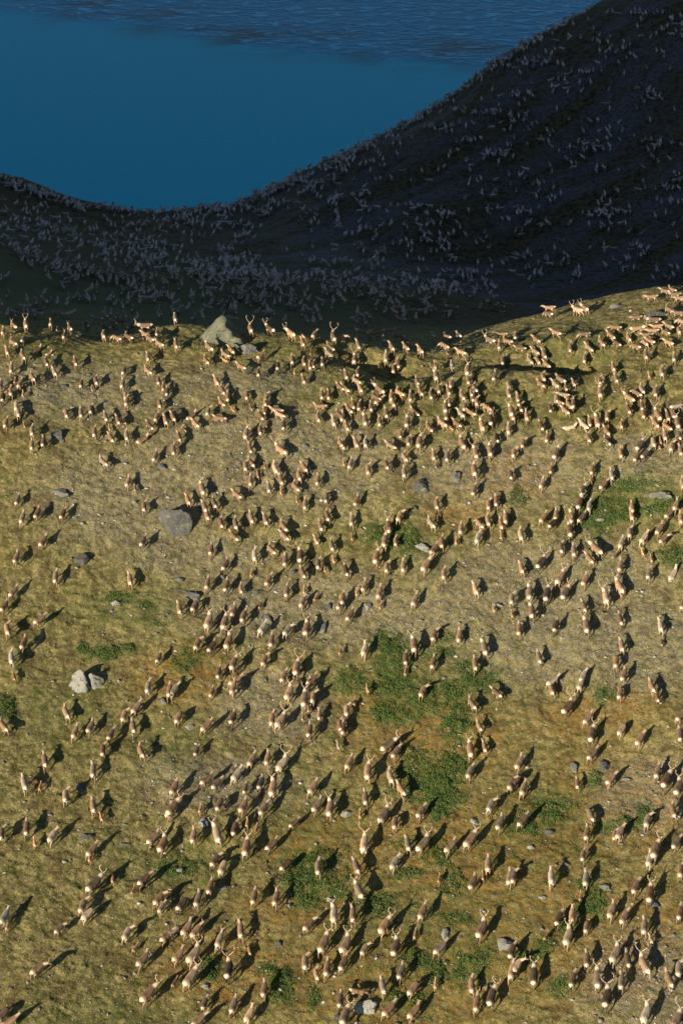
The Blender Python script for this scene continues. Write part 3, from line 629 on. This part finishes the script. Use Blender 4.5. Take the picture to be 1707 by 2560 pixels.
# every animal read off the photograph: x y lean code   (c calf, y yearling, b bull, B big antlers, d dark, D very dark, p pale, l lying, g grazing)
TILES = [
 (0,2134,"860 285 30 bd;1035 235 0 c;1320 240 30 -;1225 340 15 c;1455 415 22 -;1480 500 15 yp;760 480 8 -;805 560 30 p;545 690 30 dy;40 590 15 p;70 665 8 c;1160 735 15 p;1240 870 20 c;1310 980 28 -;1530 760 30 -;345 1060 32 -;1355 1290 32 bd;35 1480 25 d;90 1545 40 -;825 40 0 c"),
 (427,2134,"405 60 20 d;475 130 20 p;1050 110 30 dg;1355 135 -5 -;360 315 8 -;250 430 12 -;100 470 20 -;765 405 5 -;962 420 3 -;1500 570 -5 bp;20 715 30 p;145 690 25 -;228 715 22 -;445 800 12 -;640 710 -5 -;1270 650 25 d;1405 830 15 b;68 940 28 -;205 940 22 bp;180 1145 22 b;35 1185 20 c;525 1075 5 BD;722 895 -12 c;1232 1000 0 -;1335 1110 -3 y;1435 1060 8 -;857 1250 5 -;310 1380 8 y;575 1395 12 -;720 1480 20 p;255 1530 35 -;1550 1350 5 d"),
 (854,2134,"135 130 -5 -;485 90 18 p;160 350 -18 bp;105 570 -3 -;35 840 15 b;20 1010 15 d;385 670 18 b;485 870 12 bd;740 540 20 -;208 880 20 y;670 745 8 c;895 235 8 c;1200 270 15 -;1295 210 5 c;1345 110 3 -;1545 230 10 -;1280 700 20 bd;905 870 55 d;540 1090 12 -;150 1265 100 gy;378 1225 -5 p;650 1240 30 -;860 1200 5 c;430 1430 28 -;655 1455 45 -;1190 1210 -3 -;1240 1380 12 d;1375 1320 12 bd;1555 900 15 -;1560 1080 12 p;20 1500 10 b"),
 (1280,2134,"15 220 10 d;358 225 0 p;672 240 8 p;645 25 8 y;625 400 12 c;1260 60 15 p;1130 310 18 d;1260 380 10 b;1540 160 10 -;425 600 15 -;550 580 5 -;310 760 22 c;510 770 18 bp;680 680 12 y;910 530 20 -;1025 590 22 -;1535 545 12 -;1210 680 8 p;1270 790 -5 cp;200 1130 5 bd;685 980 5 -;940 930 18 bp;1057 980 -3 -;1210 1030 -12 Bp;555 1160 10 -;785 1155 3 bp;1000 1180 3 -;870 1330 15 BD;1435 1160 -8 -;1525 1060 10 p;1225 1480 22 bp;1500 1540 20 B;40 1030 28 p"),
 (0,1707,"1360 45 8 p;1250 230 25 -;1140 300 10 -;610 280 -25 -;690 460 5 -;830 410 15 -;1015 480 12 -;1225 410 -10 -;945 620 0 -;1295 640 -15 -;413 720 -10 -;857 810 -5 -;30 400 -50 -;225 930 -12 p;370 960 0 c;600 1040 -8 p;855 1140 -8 -;930 1240 -15 c;15 1390 0 -;245 1340 0 -;320 1470 -5 c;480 1410 22 p;845 1540 22 -;1405 1430 28 -;1490 1490 15 b;1560 80 0 -;1555 1180 15 -"),
 (427,1707,"30 70 22 p;375 90 8 y;570 50 10 -;70 320 10 -;325 400 28 -;565 330 10 d;1085 100 15 b;1225 155 3 b;1300 140 5 -;1265 240 0 c;1210 320 5 c;1360 300 5 y;930 340 5 -;1005 355 22 Bp;1270 445 5 -;1550 395 -5 -;1535 580 -5 cp;1265 20 15 -;235 630 8 dy;740 710 20 -;885 700 10 -;1020 750 28 Bp;600 845 22 p;325 895 35 -;415 930 25 -;680 975 3 y;822 925 8 D;935 975 8 b;35 970 20 -;15 1150 20 b;270 1160 5 c;440 1120 12 -;665 1140 15 -;845 1160 15 -;700 1290 0 c;785 1340 3 c;585 1340 8 d;1300 965 20 -;1340 1130 22 -;1455 1160 8 b;1130 1290 35 dy;210 1410 3 -;425 1390 -5 bp;690 1520 3 b;925 1490 35 -"),
 (854,1707,"235 60 -15 c;120 180 5 c;740 80 18 -;45 260 0 p;10 425 0 -;1420 95 -45 -;1195 200 -18 -;1260 400 -15 y;425 580 35 b;495 640 20 -;65 740 8 -;235 820 0 b;445 865 -12 p;1175 620 -5 b;1310 590 -5 y;1175 825 15 p;545 985 -20 -;218 1060 0 -;170 1210 0 c;385 1220 22 bd;490 1290 5 -;725 1190 20 -;1365 1130 20 p;1450 1290 18 p;1550 930 15 -;210 1490 5 Bp;610 1490 -5 -;745 1490 22 b;1180 1450 28 b;995 1510 28 -"),
 (1280,1707,"360 60 -10 -;585 75 18 c;630 15 20 p;990 100 15 -;1280 40 -5 -;1330 140 0 y;505 230 25 Bd;695 330 28 -;730 480 10 bd;1005 430 45 p;1540 310 30 -;1540 480 5 -;1175 520 25 -;735 660 55 d;60 740 22 -;25 900 28 -;95 980 12 -;598 930 3 y;905 890 28 -;1330 820 18 -;1410 900 15 b;1520 970 20 b;722 1220 -12 -;685 1390 8 -;1475 1180 -3 -;1240 1270 10 -;940 1400 8 y;990 1380 20 -;95 1270 30 -;1310 1545 20 b;1500 1470 28 -"),
 (0,1280,"208 60 5 p;345 15 10 -;575 20 12 d;395 270 20 -;150 420 10 -;510 600 0 -;125 735 22 -;40 870 18 -;65 1080 -10 -;365 990 50 -;210 1210 12 -;105 1340 -12 p;130 1510 -12 c;1195 620 -5 -;1310 270 10 d;1460 1340 15 dy"),
 (427,1280,"460 100 -8 -;595 110 -10 -;740 55 -8 -;870 70 -15 -;1035 135 -50 -;580 225 -45 -;1040 220 -30 -;1435 35 -5 -;1375 130 -8 -;1335 260 -15 y;1480 310 -8 -;372 350 0 -;500 490 15 d;770 400 0 p;920 350 -25 -;1050 450 0 -;1185 410 3 bd;1350 480 -5 -;1415 525 0 c;1495 440 -10 c;1210 560 -15 -;740 570 5 c;895 630 15 -;335 660 8 -;515 680 12 -;645 710 -10 y;1060 730 5 d;1225 720 0 c;1205 830 10 p;1325 790 20 c;1550 850 8 -;820 860 8 c;215 870 15 -;80 890 -3 -;340 1010 15 bp;490 1020 3 b;575 910 10 -;665 960 10 -;840 1070 20 p;1065 1090 20 p;1240 1080 3 b;240 1210 8 -;375 1240 25 d;530 1200 12 b;925 1190 3 -;570 1400 10 B;440 1480 3 d;860 1360 8 -;1150 1440 8 B;1035 1510 12 -;590 1550 40 -;1290 1545 30 -;1555 1280 10 c;335 30 -10 -"),
 (854,1280,"95 80 8 p;95 235 0 c;430 140 -3 b;530 40 15 -;820 110 -20 p;880 70 0 cd;395 270 5 b;495 275 -3 y;1088 160 3 -;1260 110 -20 -;1340 80 -5 -;1460 110 0 -;1500 60 0 -;1245 240 10 p;1462 220 0 c;1048 270 0 c;915 280 0 -;845 345 20 -;315 420 8 b;410 510 3 -;568 500 0 p;770 490 18 b;935 570 0 -;45 540 -8 -;210 680 12 -;140 740 5 c;345 740 12 -;355 860 8 c;10 800 0 -;670 810 15 -;1225 710 -15 p;1395 890 -10 c;75 950 15 -;210 1270 8 p;660 1230 0 bd;850 1130 8 -;1080 1140 12 -;585 1350 -3 -;838 1390 8 -;585 1470 3 c;1310 1250 -5 b;1220 1400 -5 -;1555 800 0 p;1560 940 0 c"),
 (1280,1280,"280 55 20 -;400 30 5 -;545 55 5 b;640 55 30 -;370 110 30 D;75 210 -3 p;530 180 0 bd;1095 30 -3 -;1075 190 5 p;1210 240 25 p;1350 160 25 -;1390 250 35 -;1545 60 0 -;1440 15 30 -;450 330 -3 -;565 360 -3 -;705 430 -20 -;770 340 -45 b;1000 290 15 p;935 400 45 c;1195 370 0 c;1275 430 -5 c;85 520 -8 -;265 470 45 BD;435 610 18 b;990 500 12 -;1250 570 10 p;1475 560 50 lp;670 630 18 -;160 750 8 b;315 760 10 bD;490 750 20 bd;855 790 -8 Bp;985 690 -12 b;660 870 -5 -;175 920 0 b;400 1050 12 d;60 1080 8 -;680 1050 -3 b;990 990 -3 -;1360 1050 0 p;1370 1200 3 cd;1560 850 10 -;1000 1230 -5 -;950 1380 10 -;245 1340 -8 -;1020 1500 12 -;650 1510 20 p;370 1550 40 p"),
 (0,1000,"150 60 -5 p;55 220 3 -;170 120 -12 p;225 235 -12 c;295 290 -5 -;295 420 0 -;400 390 0 -;610 130 -15 -;745 125 -8 -;835 90 -8 -;870 300 0 -;975 160 -15 -;1085 190 -15 -;1130 205 -60 c;1010 260 -10 c;1025 350 -22 -;1165 330 -10 -;1375 240 -45 -;1520 190 -5 -;1435 165 0 -;1465 40 -5 -;1310 355 60 l;950 570 -50 p;1425 520 5 -;1175 755 3 -;1240 810 -5 c;165 920 5 p;1320 980 -5 -;1165 20 0 -"),
 (427,1000,"470 30 -25 -;20 160 -15 -;190 140 55 ld;345 110 10 -;225 220 -50 -;450 170 -80 -;570 90 -20 c;735 75 -15 c;870 25 0 -;825 150 -15 -;860 105 -5 y;965 95 -75 -;995 135 -70 -;75 345 -10 -;25 460 -8 -;120 275 -60 c;690 310 0 b;820 280 -5 d;880 230 -3 c;1035 235 0 d;1350 165 -12 -;1370 60 -85 -;1495 200 -5 p;1555 400 -20 -;725 445 -12 d;1010 460 -35 B;735 580 -20 -;685 610 -5 -;865 610 0 c;960 630 -15 p;800 690 -8 c;1225 620 -20 -;1175 700 -8 -;1015 735 -5 -;1350 740 8 -;1145 800 -20 -;730 745 -5 -;905 810 -3 -;1015 840 0 c;290 820 -12 B;160 920 -18 -;400 950 -15 -;605 870 -30 -;310 985 -15 -;1160 920 -5 c;1235 960 0 -;1425 900 0 d;1550 140 -30 -"),
 (854,1000,"70 90 -25 -;110 45 0 -;160 60 0 -;270 70 -5 -;470 30 -10 -;340 10 30 -;50 250 -10 -;10 160 0 -;215 190 -3 b;345 205 -5 -;410 125 0 -;600 210 3 b;640 70 0 cl;670 100 -50 ld;540 320 0 y;610 380 -5 -;710 390 3 b;800 260 -20 -;10 420 -10 -;135 400 -10 -;220 400 0 p;445 420 -40 -;575 530 -22 p;410 600 -8 -;80 590 10 p;20 580 0 c;245 640 -3 -;570 670 0 -;845 510 0 -;965 520 3 p;870 600 8 cd;1105 400 -12 B;1230 490 -3 B;1360 470 0 b;1215 650 -5 b;1215 830 10 -;1285 240 -8 B;1365 190 -3 b;1425 350 0 D;1530 270 0 p;1095 130 -20 p;1130 70 0 -;1185 120 -60 -;1330 70 -45 -;1400 140 -20 c;950 80 -5 b;960 150 0 -;920 215 -50 -;1060 220 -30 -;1005 260 -20 c;1555 110 0 b;1550 690 0 d;140 930 12 -;870 960 -3 -;1345 960 0 -;1415 930 -5 -;1240 20 0 -;985 30 0 -"),
 (1280,1000,"55 25 0 -;80 75 0 -;130 150 -3 -;10 150 0 -;350 80 0 -;425 20 -40 -;490 100 -50 -;525 50 -20 -;560 40 0 -;270 240 -8 -;530 240 80 lp;650 230 -30 p;705 205 0 -;775 200 0 B;870 150 5 -;870 290 -15 -;1000 230 0 y;1065 90 -3 -;1190 60 0 -;1200 130 0 -;1335 140 -10 B;1425 150 -5 -;1470 130 -8 -;1510 60 75 p;1310 215 -20 -;1415 245 -30 -;1515 215 -5 b;1400 330 -5 -;1530 330 -3 -;1295 390 0 p;1350 430 0 c;1360 380 -5 c;1460 430 8 -;1545 470 0 -;870 385 -20 -;695 350 -10 -;320 350 5 -;100 400 12 -;15 490 5 -;400 490 12 bp;995 490 0 -;1165 420 25 bd;1135 525 20 -;1215 500 50 d;355 640 8 y;270 770 15 p;730 640 8 -;910 690 -5 p;650 840 15 bd;835 780 50 d;720 735 0 c;615 950 8 bd;705 975 5 p;1100 990 -3 -;1500 970 20 -;1560 770 0 -"),
 (0,700,"405 210 -30 B;180 325 -75 -;130 430 -50 -;235 420 -8 b;35 480 0 -;215 550 5 -;125 580 -40 -;70 660 -10 -;210 700 -18 -;340 640 50 l;450 670 60 lc;425 760 -20 -;105 820 -5 -;500 850 -15 -;300 900 -20 -;695 760 -15 -;590 520 0 -;525 460 0 c;640 450 -20 -;465 410 0 -;800 430 -15 -;895 370 -75 p;975 450 -60 -;955 520 -15 -;1075 540 -60 -;1180 530 -40 -;1040 410 -60 -;1100 400 80 -;1205 450 30 -;1340 430 -80 bd;1340 510 -60 -;1380 545 -60 -;1465 590 -60 -;1445 500 0 -;1360 715 -8 -;1360 840 -50 -;1140 840 0 -;1125 960 0 -;1455 930 -5 -;1500 990 0 y;1535 1030 0 -;1155 1070 -5 -;885 930 -15 -;850 1000 -5 c;745 960 0 -;185 960 8 -;140 930 0 c;100 1030 -8 -;215 1050 0 c;5 970 0 -;30 1080 0 -"),
 (427,700,"50 600 -15 -;350 620 -30 b;500 690 -60 -;495 740 -60 c;555 650 -20 -;325 745 -20 -;645 800 -35 -;825 700 30 -;800 860 0 -;980 800 0 -;420 930 -12 -;475 1020 -15 -;525 1080 0 -;700 1065 -5 -;875 1080 0 -;1110 740 -8 -;1135 850 -5 c;1220 760 -5 -;1280 800 -8 -;1220 920 -8 -;1315 790 0 d;1280 670 0 c;1205 580 -10 -;1310 510 10 -;910 460 -50 b;735 460 -10 B;1105 500 -25 b;1215 520 -20 c;1485 530 -10 B;1455 620 -30 -;1440 680 -30 -;1395 770 0 d;1550 530 90 -;1385 1060 0 -;1450 1060 0 -;1050 405 0 -;1555 985 -50 -"),
 (854,700,"1010 270 -80 B;1450 260 -80 -;1380 230 -80 B;1470 300 -80 c;1520 240 -90 -;235 350 -30 -;520 270 80 -;610 300 80 -;780 290 -80 -;840 520 -10 -;965 530 -40 -;1080 520 -20 -;940 610 -50 -;965 670 -10 c;1095 670 -40 -;715 650 -20 -;635 600 -20 c;585 625 -25 -;455 620 -15 -;520 530 -80 -;405 710 0 p;150 600 -15 -;110 740 0 B;385 560 0 -;345 785 0 c;475 820 -8 -;525 770 0 -;40 880 -8 -;140 860 0 -;170 1000 -15 -;130 930 -40 -;345 1010 -50 b;35 1000 -50 -;310 1080 -60 -;530 1040 -30 -;455 1080 0 -;860 800 0 -;865 890 -5 B;1020 790 -8 p;1155 840 3 b;1165 925 0 -;695 940 -8 -;720 1030 -12 -;815 1060 -5 -;890 1005 0 -;980 1020 -5 -;1000 960 0 -;1225 1000 -15 -;1195 1040 0 -;1110 1070 -15 -;1215 1085 0 -;1405 890 10 -;1475 750 -5 -;1450 610 0 -;1365 560 -60 b;1465 510 -80 -;1525 570 -70 -;1530 970 -3 -;1530 1045 -5 -;205 500 -80 b;300 510 80 -;440 480 90 -;630 1080 0 -"),
 (1280,700,"345 200 -80 -;345 265 -80 -;340 320 -60 -;605 285 -60 b;675 270 -20 b;1280 165 -85 -;1400 110 -60 -;1470 100 -30 -;1490 140 -85 -;1530 175 -85 -;1440 280 -40 -;1520 310 -85 -;1140 350 -85 -;1300 370 -85 b;940 440 -80 -;1155 450 90 b;1330 430 -85 -;1440 430 -60 -;1290 470 -80 -;1410 485 -60 -;1530 470 -5 -;1560 390 -60 -;1240 510 -85 -;1270 570 -50 -;1140 620 -55 g;1225 590 -15 -;1225 700 -3 -;1435 580 -40 -;1075 540 -15 -;895 510 -30 -;955 580 -30 -;810 570 -20 -;700 620 -30 -;655 500 -95 g;530 620 0 -;405 490 -40 -;230 550 -45 -;75 630 -75 -;215 655 -30 -;240 740 -10 -;165 740 -20 -;320 780 -30 -;300 680 -15 -;660 720 0 -;930 810 -5 -;955 910 -5 -;1370 850 0 -;1255 880 0 c;1485 720 8 p;285 900 -10 -;265 960 -25 -;395 960 -25 -;440 920 -30 -;490 990 -5 y;560 950 -5 y;805 930 -5 -;810 1040 0 B;1140 1040 -30 -;1190 1010 -10 -;1070 1085 -50 b;460 1055 -75 -;410 1090 0 -;35 530 0 -;50 1090 0 -;1310 1030 0 -"),
]
An = []
for x0, y0, s in TILES:
    for e in s.split(';'):
        a = e.split(); An.append((x0+float(a[0])/3.672, y0+float(a[1])/3.672, float(a[2]), a[3]))
code = [a[3] for a in An]; AU = np.array([a[0] for a in An]); AV = np.array([a[1] for a in An]); AA = np.array([a[2] for a in An])
SC = np.array([{'c': .60, 'y': .82}.get(next((q for q in c if q in 'cy'), ''), 1.17 if ('b' in c or 'B' in c) else 1.03) for c in code])*rng.uniform(.96, 1.05, len(An))
SC *= np.interp(AV, [760, 1000, 1500, 2200], [.87, .90, 1.00, 1.07])
lie = np.array(['l' in c for c in code]); lift = SC*np.where(lie, .32, .76)
P0, Rr = hit(AU, AV, lift); SC = np.where((AV < 850) & (Rr > 310), SC*1.18, SC); P1, _ = hit(AU + 6*np.sin(np.radians(AA)), AV - 6*np.cos(np.radians(AA)), lift)
D_ = P1-P0; D_[:, 1] = np.sign(D_[:, 1]+1e-9)*np.minimum(np.abs(D_[:, 1]), np.abs(D_[:, 0])*2.5+.5*(np.abs(AA) < 45)+.01)
HD = np.arctan2(-D_[:, 0], D_[:, 1])
HD = np.where(np.abs(AA) < 45, -np.radians(AA)*1.15, np.where(np.abs(AA) > 74, -np.radians(AA), -np.radians(AA)*.72)) + rng.normal(0, .05, len(An))
NN_ = normal(P0[:, 0], P0[:, 1], 1.2)
def rot(h, nn, k=.75):                       # heading h, partly tilted to the ground
    up = np.array([0, 0, 1])*(1-k) + nn*k; up /= np.linalg.norm(up)
    f = np.array([-math.sin(h), math.cos(h), 0]); f -= up*np.dot(f, up); f /= np.linalg.norm(f)
    return np.stack([np.cross(f, up), f, up], 1)
def coat(c):
    j = rng.normal(0, 1, 2)
    if 'D' in c: b = (.060, .044, .034)
    elif 'd' in c: b = (.16, .108, .075)
    elif 'p' in c: b = (.35, .28, .20)
    elif 'c' in c: b = (.34, .20, .10)
    else: b = (.25, .168, .106)
    return np.clip(np.array(b)*(1+.24*j[0])*(1+.06*j[1]*np.array([1, 0, -1])), .02, .9)
def pick(c, i):
    if 'l' in c: return 'lying'
    if 'g' in c: return 'graze%d' % (i % 2)
    if 'c' in c: return 'calf%d' % (i % 2)
    if 'b' in c or 'B' in c: return 'bull%d' % (i % 3)
    r = rng.uniform(); return 'cow%d' % (3 if r < .12 else i % 3) if r < .93 else 'graze%d' % (i % 2)
keys = [pick(c, i) for i, c in enumerate(code)]
ant = ['big' if 'B' in c else 'mid' if 'b' in c else ('small' if (not set('cl') & set(c)) and rng.uniform() < .33 else '') for c in code]
coats = [coat(c) for c in code]
show = SC/Rr*(np.where(lie, .7, 1)); order = np.argsort(-show); indiv = set(order[:300].tolist())
# labels: look + rank next to the nearest landmark
LMA = np.array([(a, b) for a, b, _ in LM]); DIRS = ['right of', 'above and right of', 'above', 'above and left of', 'left of', 'below and left of', 'below', 'below and right of']
ORD = ['nearest', 'second', 'third', 'fourth', 'fifth', 'sixth', 'seventh', 'eighth', 'ninth', 'tenth', 'eleventh', 'twelfth']
def kindword(i):
    c = code[i]
    shade = 'black-brown' if 'D' in c else 'dark brown' if 'd' in c else 'pale' if 'p' in c else 'tan'
    k = 'calf' if 'c' in c else 'bull' if ('b' in c or 'B' in c) else 'caribou'
    return shade, k
def make_labels():
    vis = [i for i in range(len(An)) if -10 < AU[i] < 1717 and AV[i] < 2570]
    cand = {}
    for j, (lu, lv, ph) in enumerate(LM):
        sect = {}
        for i in vis:
            dx, dy = AU[i]-lu, -(AV[i]-lv); sct = int(((math.degrees(math.atan2(dy, dx))+22.5) % 360)//45)
            sh, k = kindword(i); sect.setdefault((sct, sh, k), []).append((math.hypot(dx, dy), i))
        for (sct, sh, k), L in sect.items():
            L.sort()
            for rk, (d, i) in enumerate(L[:6]): cand.setdefault(i, []).append((rk*60+d+len(ph)*.4, rk, sct, j))
    out = {}; used = set()
    for i in vis:
        sh, k = kindword(i)
        for _, rk, sct, j in sorted(cand.get(i, [])):
            ph = LM[j][2]; extra = {'calf': ' calf'}.get(k, ' ' + k)
            head = ('%s %s%s' % (ORD[rk], sh, extra)) if rk else 'nearest %s%s' % (sh, extra)
            lab = '%s %s the %s' % (head, DIRS[sct], ph)
            if len(lab.split()) <= 16 and lab not in used: used.add(lab); out[i] = lab; break
    return out
LABEL = make_labels()
ME = {}
def body_me(key):
    if key not in ME:
        v = VAR[key]; ME[key] = np_mesh('caribou', v['V'], tris=v['T'], attrs={'pale': v['pale'], 'dark': v['dark']}); ME[key].materials.append(M_coat)
    return ME[key]
def ant_me(key, sz, s):
    k = (key, sz, s)
    if k not in ME:
        V, T = VAR[key]['an'][sz][s]; ME[k] = np_mesh('antler', V, tris=T); ME[k].materials.append(M_antler)
    return ME[k]
SV = []; ST = []; SCOL = []; nv = 0
def bake(key, an, M, pos, s, c, k=1.0):
    global nv
    v = VAR[key]; pale = v['pale'][:, None]; dark = v['dark'][:, None]; c = np.array(c)
    cc = c*(1-dark) + c*np.array([.42, .38, .35])*dark; cc = cc*(1-pale) + np.array([.74, .62, .46])*pale*k + cc*pale*(1-k)
    parts = [(v['V'], v['T'], cc)]
    if an:
        for V, T in v['an'][an]: parts.append((V, T, np.tile([.48, .37, .25], (len(V), 1))))
    for V, T, C in parts:
        SV.append((V*s)@M.T + pos); ST.append(T+nv); SCOL.append(C); nv += len(V)
for i in range(len(An)):
    M = rot(HD[i], NN_[i], 1.0 if lie[i] else .45); p = P0[i].copy()
    if lie[i]: p[2] -= .03
    if i in indiv:
        o = link('caribou', body_me(keys[i])); m4 = Matrix(M.tolist()).to_4x4() @ Matrix.Scale(SC[i], 4); m4.translation = Vector(p); o.matrix_world = m4
        o.color = (*coats[i], 1); tag(o, LABEL.get(i), 'caribou', 'caribou herd moving up the sunlit hillside')
        if ant[i]:
            for s in (0, 1): link('antler', ant_me(keys[i], ant[i], s), parent=o)
    else: bake(keys[i], ant[i], M, p, SC[i], coats[i])

# the herd beyond the crest, in the shade
def path_pts(poly, n_, wd):
    P = np.array(poly, float); L = np.r_[0, np.cumsum(np.linalg.norm(np.diff(P, axis=0), axis=1))]
    t = np.sort(rng.uniform(0, L[-1], n_)); return np.interp(t, L, P[:, 0]) + rng.normal(0, wd*.4, n_), np.interp(t, L, P[:, 1]) + rng.normal(0, wd, n_)
SIL = [(0, 440), (100, 480), (200, 515), (340, 530), (480, 530), (600, 500), (700, 460), (800, 410), (900, 370), (1000, 310), (1100, 250), (1200, 180), (1300, 110), (1400, 50), (1480, 0)]
us, vs = [], []
def add(u, v): us.append(u); vs.append(v)
for poly, n_, wd in (([(0, 450), (100, 488), (215, 522)], 60, 6), ([(0, 530), (80, 550), (160, 575), (240, 600)], 110, 13), ([(240, 600), (400, 640), (560, 690), (720, 722)], 190, 12),
                     ([(0, 615), (80, 640), (180, 668), (260, 700), (420, 735)], 120, 10), ([(250, 560), (450, 550), (620, 520)], 90, 10), ([(300, 580), (430, 640), (600, 700), (900, 715), (1180, 705)], 230, 14),
                     ([(430, 545), (600, 512), (800, 425), (1000, 322), (1150, 225), (1300, 122), (1480, 12)], 290, 5), ([(0, 436), (100, 476), (200, 511), (340, 526), (480, 526), (600, 496), (700, 456), (800, 406), (900, 366), (1000, 306), (1100, 246), (1200, 176), (1300, 106), (1400, 46), (1480, -4)], 330, 4), ([(450, 560), (620, 530), (800, 450), (1000, 350)], 130, 14),
                     ([(850, 430), (835, 500), (845, 560), (870, 600)], 22, 5), ([(700, 480), (640, 560), (560, 650)], 40, 9), ([(540, 620), (585, 650), (700, 700)], 60, 8), ([(910, 470), (900, 540), (905, 640)], 18, 8),
                     ([(1040, 560), (1080, 600), (1190, 700), (1240, 730)], 34, 10), ([(560, 740), (800, 745), (1100, 735)], 70, 12), ([(100, 760), (400, 770), (700, 790), (1100, 775)], 44, 14), ([(0, 560), (200, 620), (400, 690), (560, 740)], 110, 20)):
    add(*path_pts(poly, int(n_*(.75 if wd > 8 else 1)), wd*(1.5 if wd > 8 else 1)))
for _ in range(170):                         # small bands strung across the talus slope
    cu = rng.uniform(560, 1707); cv = rng.uniform(20, 700); m = rng.integers(1, 9); add(cu + rng.normal(0, 22, m), cv + rng.normal(0, 4, m) + (0 if rng.uniform() < .7 else rng.uniform(-20, 20, m)))
add(rng.uniform(0, 1250, 220), rng.uniform(670, 810, 220)); add(rng.uniform(560, 1707, 380), rng.uniform(10, 720, 380)); add(rng.uniform(0, 700, 120), rng.uniform(520, 700, 120))
us = np.concatenate(us); vs = np.concatenate(vs)
sil = np.interp(us, [a for a, _ in SIL]+[1500, 1720], [b for _, b in SIL]+[-20, -150]); crest = np.interp(us, [0, 430, 853, 1100, 1280, 1500, 1707], [790, 800, 815, 810, 750, 720, 695])
k = (vs > sil-16) & (vs < crest) & (us > -5) & (us < 1712); us, vs = us[k], vs[k]
P, Rf = hit(us, vs, .6); k = Rf < 660; P, Rf, us, vs = P[k], Rf[k], us[k], vs[k]; N_ = normal(P[:, 0], P[:, 1], 2.)
for i in range(len(P)):
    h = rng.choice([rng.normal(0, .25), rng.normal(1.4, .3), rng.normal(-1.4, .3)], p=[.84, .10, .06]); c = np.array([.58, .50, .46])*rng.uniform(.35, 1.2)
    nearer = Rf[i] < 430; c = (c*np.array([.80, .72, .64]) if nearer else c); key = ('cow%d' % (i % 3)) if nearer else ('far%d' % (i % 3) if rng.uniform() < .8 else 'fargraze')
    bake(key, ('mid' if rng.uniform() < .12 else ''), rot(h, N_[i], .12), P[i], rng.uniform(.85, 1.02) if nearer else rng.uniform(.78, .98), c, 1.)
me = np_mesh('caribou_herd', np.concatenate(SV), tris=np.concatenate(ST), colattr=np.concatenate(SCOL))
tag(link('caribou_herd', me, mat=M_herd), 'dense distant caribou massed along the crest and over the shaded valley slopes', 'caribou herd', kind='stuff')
print('ANIMALS', len(An), 'shade', len(P), 'herd verts', nv, 'labels', len(LABEL), {k: len(v['V']) for k, v in VAR.items()})
